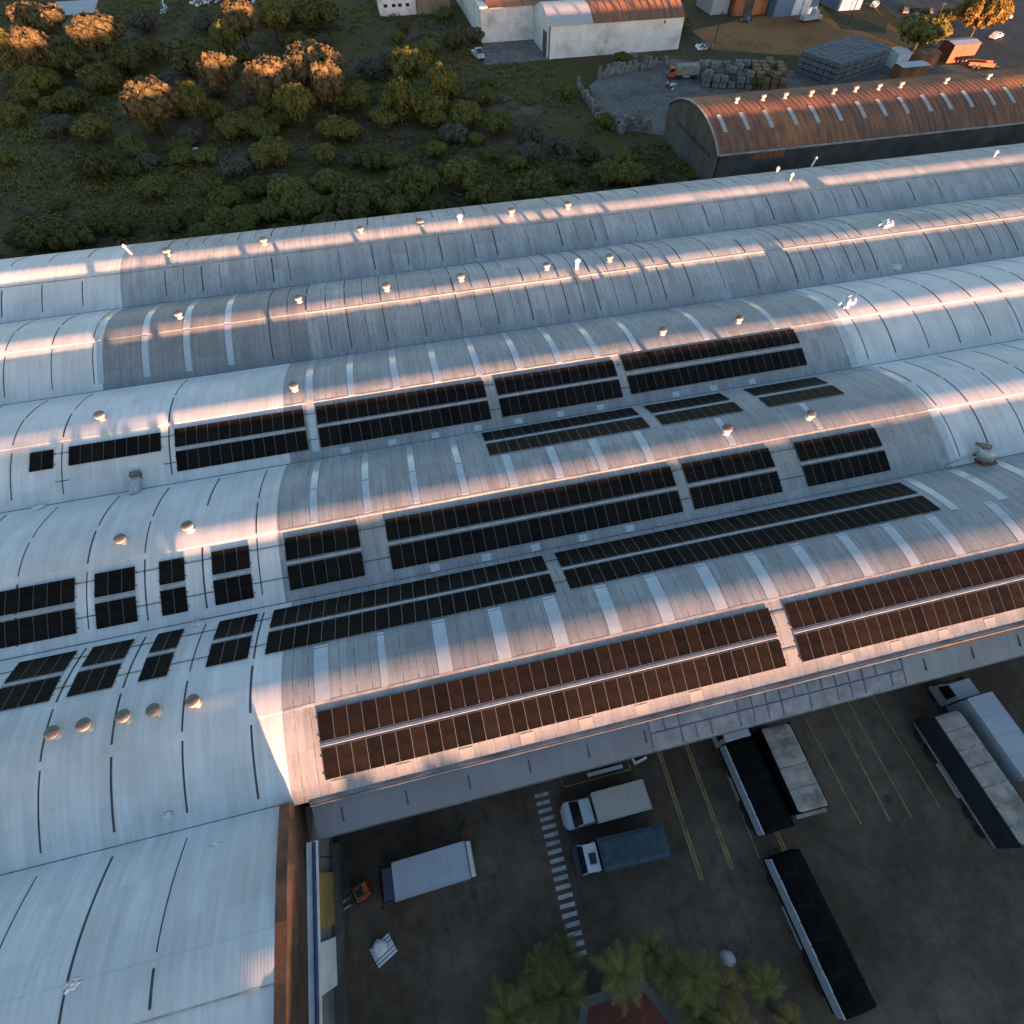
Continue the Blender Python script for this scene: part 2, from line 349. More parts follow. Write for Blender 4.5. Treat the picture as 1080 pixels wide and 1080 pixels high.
for n in range(7):
    mb=MB(); t1,t2=TRIM[n]
    x_hi=XP if n>=5 else XE
    # three courses of sheet, each lapping 7 cm over the one below it to the south
    for (s0,s1,l) in ((-.012,t1,HSTEP if n!=5 else .05),(t1,t2,2*HSTEP if n not in (0,) else .10),(t2,1.012,.0)):
        for (x0,x1,mi) in BANDS[n]:
            if x1<=x0: continue
            roofstrip(mb,n,x0,x1,s0,s1,l,.0,mi,k=max(6,int((s1-s0)*44)))
    for (s,la,lb) in ((t1,HSTEP,2*HSTEP),(t2,2*HSTEP,0.)):
        for (x0,x1,mi) in BANDS[n]:
            mb.face([roofpt(n,x0,s,min(la,lb)),roofpt(n,x1,s,min(la,lb)),roofpt(n,x1,s,max(la,lb)),roofpt(n,x0,s,max(la,lb))],mi)
    v=mb.build('vault_roof',[M['white_roof'],M['old_roof'],M['mid_roof'],M['dark_roof']],factory); vaults.append(v)
    # bitumen seams
    rnd=random.Random(n+3)
    extra=[(a+b)/2 for a,b in zip(SEAMS[n][:-1],SEAMS[n][1:]) if n in (0,1) and a>-34 and b-a>3.2]
    for x in SEAMS[n]+extra:
        sm=MB(); old=(n==0 and x>-34) or (n==1 and x>-34)
        w=(.06 if n>=4 else .055) if not old else (.03 if x in extra else .065)
        segs=((.035,t1-.008,HSTEP),(t1+.008,t2-.01,2*HSTEP),(t2+.012,.955,0.))
        for (a,b,l) in segs:
            if old and rnd.random()<.06: continue
            if (not old) and rnd.random()<.03: continue
            a2=a+rnd.uniform(0,.02); b2=b-rnd.uniform(0,.02); ww=w*rnd.uniform(.7,1.3)
            roofstrip(sm,n,x-ww,x+ww,a2,b2,l+.018,.018,0)
        sm.build('roof_seam',M['seam'],v)
    # flashings at the two laps
    fl=MB(); xa=XW
    cuts=[XW]+[XW+12.*i for i in range(1,21)]+[x_hi]
    cuts=sorted([c for c in cuts if c<=x_hi])
    if n in (1,2,3,4):
        x0={1:-11.,2:-13.6,3:-13.8,4:-13.4}[n]; x1={1:XE,2:24.,3:21.4,4:XE}[n]
        roofstrip(fl,n,x0,x1,t2-.008,t2+.0035,2*HSTEP+.008,.14,0,k=2)
    else:
        roofstrip(fl,n,XW,x_hi,t2-.004,t2+.003,2*HSTEP+.006,.14,0,k=2)
    fl.build('ridge_flashing',M['flash'],v)
    if n in (0,1,2,3,4,5):
        g=MB(); yv=15-15*(n+1); xe=x_hi if n>=5 else XE
        if n==4: xe=XP
        g.box(XW,xe,yv-.13,yv+.13,ZV-.2,ZV+.045)
        g.build('valley_gutter',M['valley'],factory)
# clear skylight strips
def skylights(n, xs, spans, w=.46):
    for x in xs:
        ww=w
        if isinstance(x,tuple): x,ww=x
        for (s0,s1) in spans:
            t1,t2=TRIM[n]
            for (a,b,l) in ((s0,min(s1,t1),HSTEP),(max(s0,t1),min(s1,t2),2*HSTEP),(max(s0,t2),s1,0.)):
                if b-a>.01:
                    mb=MB(); roofstrip(mb,n,x-ww,x+ww,a,b,l+.03,.03,0); mb.build('skylight_strip',M['skylight'],vaults[n])
skylights(1,[(-28.8,.34),(-24.4,.34),(-19.9,.34),(-33.5,.3)],[(.04,.36),(.37,.605),(.62,.95)])
skylights(2,[(-11.0,.36)],[(.03,.34),(.345,.60),(.62,.95)])
skylights(2,[(x,.34) for x in (-6.8,-2.2,2.1,6.5,10.9,15.3,19.6,24.2,32.5,41.1)],[(.02,.34),(.345,.605)])
skylights(2,[(48.8,.34)],[(.02,.34),(.345,.605),(.62,.98)])
skylights(3,[(x,.30) for x in (-10.9,-6.3,-2.0,2.3)],[(.05,.35),(.36,.60)])
skylights(3,[(x,.38) for x in (6.8,11.1,15.3,19.9)],[(.345,.355),(.36,.605)])
skylights(3,[(50.0,.34)],[(.02,.35),(.36,.61),(.62,.98)])
skylights(3,[(28.3,.34),(37.6,.30)],[(.36,.60)])
skylights(4,[(-10.7,.5),(-6.3,.25),(-1.9,.5),(2.5,.5),(6.9,.52),(11.15,.5),(15.4,.5),(19.8,.5),(24.2,.47),(28.4,.44),(32.8,.44),(37.1,.44),(41.4,.44),(47.5,.46),(52,.46),(56.4,.46)],[(.345,.357),(.362,.62)])
skylights(4,[(44.2,.42),(49.2,.5),(54,.5)],[(.02,.35)])
# short clear patches along the south eave of the sunlit vault
mb=MB()
for i,x in enumerate([-10.3,-5.9,-1.5,2.9,7.3,11.6,15.9,28.6,32.9,37.2,41.5]):
    for s0,s1 in ((.796,.82),(.955,.998)):
        mb=MB(); roofstrip(mb,4,x-.5,x+.5,s0,s1,.03,.03,0); mb.build('skylight_strip',M['patch'],vaults[4])
mb=MB()
for n,xs in ((2,(-8.2,-3.6,.8,5.2,9.5,14,18.4,27,31.4,36)),(3,(-1.5,3,7.4,11.8,16.2))):
    for x in xs:
        mb=MB(); roofstrip(mb,n,x-.4,x+.4,.955,.992,.03,.03,0); mb.build('skylight_strip',M['skylight'],vaults[n])

# ------------------------------------------------------------------ factory walls, canopy, parapet
mb=MB()
mb.box(XW,XE,14.2,14.7,0,ZV-.02)                       # north wall
mb.box(XE-.4,XE,-59.6,14.2,0,ZV-.03)
mb.build('north_wall',M['wall'],factory)
mb=MB(); mb.box(-12.5,XE,-59.9,-59.55,0,ZV-.05); mb.build('south_wall',M['wall'],factory)
# eave gutter and fascia of the sunlit vault
mb=MB(); mb.box(-12.4,XE,-60.32,-60.08,ZV-.32,ZV-.02); mb.build('eave_gutter',M['valley'],factory)
mb=MB()
mb.tube((-12.4,-60.42,ZV-.22),(XE,-60.42,ZV-.22),.07,n=8); mb.build('eave_pipe',M['flash'],factory)
def canopy(x0,x1,mat,name='canopy',rib=False,mats=None):
    mb=MB(); k=max(1,int((x1-x0)/1.15))
    def z(t): return ZV-.42-1.0*t-.22*t*t
    for i in range(6):
        t0,t1=i/6,(i+1)/6; y0,y1=-60.12-2.25*t0,-60.12-2.25*t1
        mb.face([(x0,y1,z(t1)),(x1,y1,z(t1)),(x1,y0,z(t0)),(x0,y0,z(t0))],0,True)
        mb.face([(x0,y0,z(t0)-.06),(x1,y0,z(t0)-.06),(x1,y1,z(t1)-.06),(x0,y1,z(t1)-.06)],0,True)
    mb.box(x0,x1,-62.42,-62.37,z(1)-.22,z(1)+.02,1)
    if rib:
        for j in range(k+1):
            x=x0+(x1-x0)*j/k
            for (ta,tb) in ((.10,.46),(.54,.93)):
                if random.random()<.12: continue
                y0,y1=-60.12-2.25*ta,-60.12-2.25*tb
                mb.hexa([(x-.05,y1,z(tb)),(x+.05,y1,z(tb)),(x+.05,y0,z(ta)),(x-.05,y0,z(ta))],[(x-.04,y1,z(tb)+.07),(x+.04,y1,z(tb)+.07),(x+.04,y0,z(ta)+.07),(x-.04,y0,z(ta)+.07)],3)
        for tt in (.5,):
            y=-60.12-2.25*tt; mb.box(x0,x1,y-.04,y+.04,z(tt)-.02,z(tt)+.05,3)
    else:
        for j in range(int((x1-x0)/4.4)+1):
            x=x0+1.9+4.4*j
            if x>x1: break
            y0,y1=-60.12-2.25*.35,-60.12-2.25*.72
            mb.hexa([(x-.05,y1,z(.72)),(x+.05,y1,z(.72)),(x+.05,y0,z(.35)),(x-.05,y0,z(.35))],[(x-.04,y1,z(.72)+.12),(x+.04,y1,z(.72)+.12),(x+.04,y0,z(.35)+.05),(x-.04,y0,z(.35)+.05)],2)
    return mb.build(name,[mat,M['valley'],M['seam'],M['rib']],factory)
canopy(-12.4,11.9,M['canopy']); canopy(11.93,33.2,M['canopy_tile'],rib=True); canopy(33.23,XE,M['canopy_pale'])
# rust run along the top of the pale canopy
mb=MB()
mb.hexa([(36.5,-60.62,ZV-.64),(47,-60.48,ZV-.58),(47,-60.3,ZV-.50),(36.5,-60.3,ZV-.50)],[(36.5,-60.62,ZV-.61),(47,-60.48,ZV-.55),(47,-60.3,ZV-.47),(36.5,-60.3,ZV-.47)])
mb.build('rusty_patch_sheet',M['rust'],factory)
# brick parapet over the east end of the western vaults, wall below it
mb=MB(); rr=random.Random(2)
ys=[-60.05-.9*i for i in range(50)]
sec=[]
for y in ys:
    q=min(1,max(0,(-60-y)/4.)); sec.append((y,XP-.5*(1-q),-12.95-.5*(1-q)+rr.uniform(-.02,.02),ZV+.7+1.95*q+rr.uniform(-.02,.02)))
for (a,b) in zip(sec[:-1],sec[1:]):
    mb.face([(a[1],a[0],a[3]),(b[1],b[0],b[3]),(b[2],b[0],b[3]),(a[2],a[0],a[3])],0)
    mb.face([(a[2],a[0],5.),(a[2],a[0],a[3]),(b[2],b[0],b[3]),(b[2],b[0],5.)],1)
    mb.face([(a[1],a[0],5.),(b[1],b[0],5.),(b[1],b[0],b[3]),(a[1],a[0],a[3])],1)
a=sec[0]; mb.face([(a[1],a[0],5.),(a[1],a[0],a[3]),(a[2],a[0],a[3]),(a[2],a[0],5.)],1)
mb.build('brick_parapet',[M['brick'],M['shade_brick']],factory)
mb=MB(); mb.box(XP,-12.98,-104,-60.06,0,4.99); mb.build('east_wall',M['wall'],factory)
mb=MB(); mb.box(-12.93,-12.22,-104,-62.45,6.35,6.55); mb.build('wall_ledge',M['pale'],factory)
mb=MB(); mb.tube((-12.42,-104,6.66),(-12.42,-62.5,6.66),.12,n=8); mb.build('blue_pipe',M['blue_pipe'],factory)
mb=MB(); mb.box(-12.97,-12.4,-104,-62.4,0,1.1); mb.build('loading_dock',M['dark_wall'],factory)
def door(y0,y1,mat,name):
    mb=MB(); mb.box(-12.97,-12.72,y0,y1,1.12,4.6)
    for i in range(1,7): mb.box(-12.725,-12.69,y0+.05,y1-.05,1.12+i*.48,1.16+i*.48)
    return mb.build(name,mat,factory)
door(-67.3,-64.2,M['yellow'],'dock_door'); door(-70.6,-68.0,M['pale'],'dock_door')
mb=MB(); mb.tube((-12.3,-74,1.2),(-12.3,-74,5.2),.06); mb.box(-12.42,-12.36,-63.4,-63.3,2,5.2); mb.build('downpipe',M['black'],factory)

# ------------------------------------------------------------------ solar arrays
PW,PL=1.0,2.0
def panel_mesh(w,l,name):
    mb=MB(); mb.box(-w/2,w/2,-l/2,l/2,-.035,0,0)
    f=.011; g=.0025
    mb.box(-w/2+f,w/2-f,g,l/2-f,0.001,.004,1); mb.box(-w/2+f,w/2-f,-l/2+f,-g,0.001,.004,1)
    return mb.mesh(name,[M['alu'],M['pv']])
PM=panel_mesh(.985,1.985,'solar_panel')
arrays=[]
ORD=['first', 'second', 'third', 'fourth', 'fifth', 'sixth', 'seventh', 'eighth', 'ninth', 'tenth', 'eleventh', 'twelfth', 'thirteenth', 'fourteenth', 'fifteenth', 'sixteenth', 'seventeenth', 'eighteenth', 'nineteenth', 'twentieth', 'twenty-first', 'twenty-second', 'twenty-third', 'twenty-fourth', 'twenty-fifth', 'twenty-sixth', 'twenty-seventh', 'twenty-eighth', 'twenty-ninth', 'thirtieth', 'thirty-first', 'thirty-second', 'thirty-third', 'thirty-fourth', 'thirty-fifth', 'thirty-sixth', 'thirty-seventh', 'thirty-eighth']
def array(n, x0, x1, cnt, rows, label, pitch=None):
    yc=15-15*n-15*(rows[0][0]+rows[-1][1])/2
    root=thing('solar_array',label,'solar panels',((x0+x1)/2,yc,ZV+arc((rows[0][0]+rows[-1][1])/2)),0,'solar banks on the factory roof')
    rx,ry,rz=root.location; p=(x1-x0)/cnt
    sx=(p-.018)/.985
    for (s0,s1) in rows:
        A=roofpt(n,0,s0,.13); B=roofpt(n,0,s1,.13); mid=(A+B)/2; tilt=math.atan2(A.z-B.z,A.y-B.y); L=(A-B).length
        for i in range(cnt):
            o=link('solar_panel',PM,root,(x0+p*(i+.5)-rx,mid.y-ry,mid.z-rz),(tilt,0,0)); o.scale=(sx,(L-.01)/1.985,1)
        # mounting rails under the row
        mb=MB()
        for q in (.22,.78):
            c=A.lerp(B,q); mb.box(x0-.12-rx,x1+.12-rx,c.y-ry-.03,c.y-ry+.03,c.z-rz-.12,c.z-rz-.05)
        mb.build('mounting_rail',M['alu'],root)
    if len(rows)==2:
        c=roofpt(n,0,(rows[0][1]+rows[1][0])/2,.06); mb=MB(); mb.box(x0-rx,x1-rx,c.y-ry-.10,c.y-ry+.10,c.z-rz-.03,c.z-rz+.07); mb.build('cable_tray',M['tray'],root)
    return root
SR=((.664,.791),(.820,.944)); NR=((.046,.171),(.200,.333))
SR2=((.655,.783),(.810,.934))
# third vault (from the scrub field)
V='third vault from the scrub'
array(2,-36.85,-34.75,2,(SR[0],),'short single-row solar bank of two panels, far left of the '+V) 
array(2,-33.45,-25.2,8,(SR[0],),'single-row solar bank of eight panels, left part of the '+V)
array(2,-23.95,-11.68,12,SR2,'two-row solar bank on the white left part of the '+V)
array(2,-10.5,6.75,17,SR2,'long two-row solar bank at mid-left of the '+V)
array(2,7.9,21.1,13,SR2,'two-row solar bank between two longer banks on the '+V)
array(2,22.05,42.95,21,((.632,.758),(.798,.925)),'longest and rightmost solar bank on the '+V)
V='fourth vault from the scrub'
array(3,5.35,21.5,16,((.04,.165),(.205,.335)),'longest solar bank on the shaded north slope of the '+V)
array(3,22.75,31.5,9,((.05,.175),(.215,.335)),'middle of three solar banks on the north slope of the '+V)
array(3,34.2,42.85,9,((.055,.18),(.222,.34)),'rightmost solar bank on the north slope of the '+V)
array(3,-40.0,-29.83,10,SR,'leftmost solar bank cut by photo edge, south slope of '+V)
array(3,-28.38,-25.3,3,SR,'solar bank three wide, second from left, south slope of '+V)
array(3,-23.47,-21.48,2,SR,'two-wide narrowest solar bank, south slope of '+V)
array(3,-19.37,-16.34,3,SR,'three-wide solar bank beside old grey sheets, south slope of '+V)
array(3,-13.47,-7.3,6,SR,'solar bank six panels wide, south slope of the '+V)
array(3,-5.03,21.46,26,SR,'longest solar bank, south slope of the '+V)
array(3,22.56,31.5,9,SR,'nine-wide solar bank just below a vent, south slope of '+V)
array(3,34.1,43.0,9,SR,'rightmost solar bank, south slope of the '+V)
V='vault along the yard'
array(4,-42.,-35.0,7,NR,'solar bank at the left photo edge, north slope of the '+V)
array(4,-33.65,-29.5,4,NR,'solar bank four panels wide, north slope of the '+V)
array(4,-28.4,-25.35,3,NR,'three-wide solar bank left of the narrowest, north slope of '+V)
array(4,-23.65,-21.65,2,NR,'narrowest solar bank, two panels wide, north slope of the '+V)
array(4,-19.0,-16.0,3,NR,'three-wide solar bank left of the long one, north slope of '+V)
array(4,-14.8,7.7,22,NR,'long solar bank at centre left, north slope of the '+V)
array(4,8.8,42.95,34,NR,'longest solar bank, running to the right, north slope of the '+V)
array(4,-11.15,23.45,34,SR,'sunlit solar bank above the canopy at left, south slope of '+V)
array(4,24.75,59.3,34,SR,'sunlit solar bank at the right edge, south slope of '+V)
# conduits between banks
mb=MB()
def conduit(n,x0,x1,s):
    a=roofpt(n,x0,s,.06+(2*HSTEP if TRIM[n][0]<s<TRIM[n][1] else HSTEP if s<TRIM[n][0] else 0)); b=Vector((x1,a.y,a.z)); mb=MB(); mb.tube(a,b,.028,n=5); mb.build('cable_conduit',M['steel_dark'],factory)
for n,xs in ((2,((-34.7,-33.5),(-25.1,-24),(-11.6,-10.6),(6.8,7.8),(21.2,22))),(3,((-29.8,-28.4),(-25.3,-23.5),(-21.5,-19.4),(-16.3,-13.5),(-7.3,-5),(21.5,22.5),(31.5,34.1)))):
    for x0,x1 in xs:
        for s in (.70,.875): conduit(n,x0,x1,s)
for x0,x1 in ((-35,-33.6),(-29.5,-28.4),(-25.3,-23.7),(-21.6,-19),(-16,-14.8),(7.7,8.8)):
    for s in (.10,.27): conduit(4,x0,x1,s)
for s in (.70,.875): conduit(4,23.5,24.7,s)

# ------------------------------------------------------------------ roof vents
def vent_meshes():
    b=MB(); b.lathe([(.50,-.35),(.50,.06),(.30,.16),(.30,.45)],20); base=b.mesh('vent_base',M['galv'])
    h=MB(); h.lathe([(.30,.42),(.50,.46),(.60,.62),(.60,.80),(.56,.90)],32,rib=.08); head=h.mesh('vent_drum',M['vent_side'])
    c=MB(); c.lathe([(.60,.90),(.60,.95),(.34,1.02),(.06,1.04)],24); cap=c.mesh('vent_cap',M['vent_top'])
    return base,head,cap
VB,VH,VC=vent_meshes()
VNAME=['northernmost vault beside the scrub','second vault from the scrub','third vault from the scrub','fourth vault from the scrub','vault along the yard']
VENTS={0:[-28.2,-16.2,-3.6,4.4,17.2,25.4],1:[-25.2,-11.8,-1.5,7.6,18.5,26.8],2:[-30.8,-12.4,27.9,37.2],3:[-26.4,-21.1,28.2,37.1],4:[-28.2,-26.2,-23.7,-21.8,-19.2]}
VS={0:.535,1:.47,2:.475,3:.50,4:.505}
for n,xs in VENTS.items():
    for i,x in enumerate(xs):
        p=roofpt(n,x,VS[n],.06)
        t=thing('roof_vent','turbine vent on the ridge of the %s, %s from left'%(VNAME[n],ORD[i]),'roof vent',p,random.uniform(0,1),'turbine vents on the factory ridges')
        link('vent_base',VB,t); link('vent_drum',VH,t); link('vent_cap',VC,t)
        t.rotation_euler=(random.uniform(-.05,.05),random.uniform(-.05,.05),random.uniform(0,1)); sc=.76 if n==4 else random.uniform(.72,.86); t.scale=(sc,sc,sc*random.uniform(.92,1.06))
# pipes, stubs and odd items on the roofs
def pipe_vent(n,x,s,h,r,label,mat='pale',bend=False,lean=(0,0)):
    p=roofpt(n,x,s,.02); t=thing('vent_pipe',label,'vent pipe',p)
    mb=MB(); top=(lean[0],lean[1],h); mb.tube((0,0,-.1),top,r,n=12); mb.build('pipe',M[mat],t)
    mb=MB(); mb.lathe([(r*1.6,h-.05),(r*1.7,h+.08),(r*.4,h+.3)],12,(lean[0],lean[1],0)); mb.build('pipe_cap',M['pale'],t)
pipe_vent(0,-32.8,.45,1.0,.14,'slim pale vent pipe beside the white sheets of the northernmost vault',lean=(-.5,.3))
pipe_vent(0,9.9,.54,.75,.28,'squat pale vent pipe between the turbine vents of the northernmost vault')
pipe_vent(0,60.3,.28,.8,.17,'capped vent pipe on the north slope in front of the rusty warehouse gable')
pipe_vent(0,60.6,.50,.85,.18,'capped vent pipe on the ridge near the rusty warehouse gable','galv')
pipe_vent(0,68.4,.10,1.2,.14,'tall leaning pale flue in front of the rusty warehouse',lean=(.5,.2))
pipe_vent(0,96.6,.50,.7,.18,'small capped vent on the northernmost ridge at the right photo edge','galv')
pipe_vent(1,22.2,.52,1.1,.24,'white vent stub on the ridge of the second vault from the scrub')
def cloth_pile(n,x,s,w,label,name='plastic_sheet',seed=1,z=.35):
    rnd=random.Random(seed); p=roofpt(n,x,s,.05); mb=MB(); k=9
    g=[[Vector(((i/(k-1)-.5)*w*1.7*(1+.25*math.sin(j*1.7+seed)),(j/(k-1)-.5)*w*(1+.25*math.cos(i*1.3)),max(.02,z*(.5+.28*math.sin(i*1.3+seed)*math.cos(j*1.6+seed*2)+rnd.uniform(-.14,.14))*(1 if 0<i<k-1 and 0<j<k-1 else .1)) )) for j in range(k)] for i in range(k)]
    for i in range(k-1):
        for j in range(k-1):
            mb.face([g[i][j],g[i+1][j],g[i+1][j+1],g[i][j+1]],0)
    nrm=(roofpt(n,x,s,1)-roofpt(n,x,s,0)).normalized()
    o=mb.build(name,M['pale']); o.location=p; o.rotation_euler=(math.atan2(-nrm.y,nrm.z),0,rnd.uniform(-.3,.5)); tag(o,label,'plastic sheet'); return o
cloth_pile(1,67.1,.47,1.35,'crumpled white plastic sheet on the second vault at the right',seed=3,z=.5)
cloth_pile(2,51.6,.44,1.4,'crumpled white plastic sheet on the white right part of the third vault',seed=5,z=.6)
cloth_pile(4,-21.3,.93,.38,'small white scrap on the lower yard-side vault, left of the brick parapet',seed=8,z=.2)
cloth_pile(5,-18.0,.09,.34,'small white plastic scrap just south of the dark valley beside the brick parapet',seed=9,z=.18)
cloth_pile(5,-24.2,.44,.45,'pale scrap lying on the lap joint at the lower left roof',seed=11,z=.25)
cloth_pile(3,-36.2,.02,.7,'white plastic scrap in the valley at the left photo edge',seed=13,z=.3)
cloth_pile(1,64.8,.94,.7,'small pale bag in the valley at the right below the second vault',seed=15,z=.5)
cloth_pile(4,-20.7,.03,.5,'small white dome left in the valley between panel banks',seed=16,z=.35)
# grey duct bridging the third valley
t=thing('roof_duct','short grey metal duct bridging the valley south of the third vault, at the left','duct',roofpt(2,-27.6,.985,.02))
mb=MB(); mb.obox((0,.1,.35),(.38,0,0),(0,1.15,.10),(0,0,.28)); mb.build('duct_body',M['galv'],t)
mb=MB(); mb.box(-.45,.45,.75,1.25,.05,1.0); mb.build('duct_head',M['vent_top'],t)
# extractor with elbow on the fourth vault
t=thing('extractor_fan','big round grey extractor with dark snout at the right end of the fourth vault','extractor',roofpt(3,53.0,.985,.02))
mb=MB(); mb.obox((0,-.2,.1),(.75,0,0),(0,.75,0),(0,0,.32)); mb.build('base',M['brown'],t)
mb=MB(); mb.tube((0,-.1,.3),(-.1,.25,1.5),.78,.72,n=18); mb.build('drum',M['galv'],t)
mb=MB(); mb.tube((-.1,.3,1.5),(-1.3,.9,1.7),.30,.16,n=10); mb.build('snout',M['vent_top'],t)
mb=MB(); mb.tube((-4.2,-.1,.15),(-.7,.15,.55),.11,n=8); mb.tube((-3.2,-1.3,.05),(-.5,-.7,.15),.07,n=6); mb.build('hose',M['galv'],t)

# ------------------------------------------------------------------ ground
def sheet(name, pts, z, mat, label=None, kind='structure'):
    mb=MB(); mb.face([(x,y,z) for x,y in pts]); o=mb.build(name,mat); tag(o,label,None,None,kind); return o
sheet('ground',[(-900,-900),(900,-900),(900,900),(-900,900)],0,M['field'])
sheet('yard',[(-12.99,-140),(140,-140),(140,-59),(-12.99,-59)],.004,M['asphalt'])
sheet('gravel_lot',[(49.5,56),(60,50),(150,48.7),(150,72),(130,78),(100,78),(80,92),(62,90),(53,79)],.008,M['gravel'])
sheet('courtyard',[(31.5,98.2),(48.2,98.3),(48.2,114.5),(34.4,115)],.012,M['concrete'])
sheet('verge',[(84.5,92),(104,80),(108,84),(110,100),(112,122),(92,150),(84,150)],.006,M['verge'])
sheet('soil_yard',[(93,96),(106,90),(131,80),(150,88),(152,104),(160,125),(140,125),(112,118),(94,112)],.010,M['soil'])
sheet('road',[(150,70),(260,40),(260,200),(172,150),(162,124),(154,96)],.014,M['road'])
sheet('road_grass',[(136,104),(146,98),(154,108),(158,124),(142,124)],.018,M['verge'])
# painted markings
def paint(name,x0,x1,y0,y1,mat,z=.010,skew=0.):
    mb=MB(); mb.face([(x0,y0,z),(x1,y0,z),(x1+skew,y1,z),(x0+skew,y1,z)]); return mb
mb=MB(); y=-62.6; i=0
while y>-72.9:
    a=paint('',2.98,4.10,y-.27,y,None); mb.v+= [] ; b=len(mb.v); mb.v+=a.v; mb.f.append([b,b+1,b+2,b+3]); mb.m.append(0); mb.sm.append(False); y-=.565
o=mb.build('crosswalk',M['line_white']); tag(o,None,None,None,'structure')
mb=MB()
def ln(x0,y0,x1,y1,w=.06,z=.010):
    d=Vector((x1-x0,y1-y0,0)).normalized(); nn=Vector((-d.y,d.x,0))*w; a=Vector((x0,y0,z)); b=Vector((x1,y1,z))
    mb.face([a-nn,a+nn,b+nn,b-nn] if False else [a+nn,a-nn,b-nn,b+nn])
for dx in (-.11,.11):
    ln(14.0+dx,-61.5,13.75+dx,-70.9); ln(16.45+dx,-61.5,16.3+dx,-70.8); ln(20.75+dx,-69.2,20.75+dx,-70.7)
ln(18.85,-61.5,18.6,-70.6,.05)
for a in ((27.4,-61.3,27.5,-70.4),(30.2,-61.3,29.85,-70.7),(31.85,-61.3,31.65,-70.9),(34.25,-61.3,34.3,-70.8)): ln(*a,.05)
for a in ((5.4,-61.5,5.4,-62.6),(5.4,-62.6,11.2,-62.6),(11.2,-62.6,11.2,-61.4),(5.4,-61.5,11.2,-61.5)): ln(*a,.05)
o=mb.build('parking_lines',M['line_yellow']); tag(o,None,None,None,'structure')

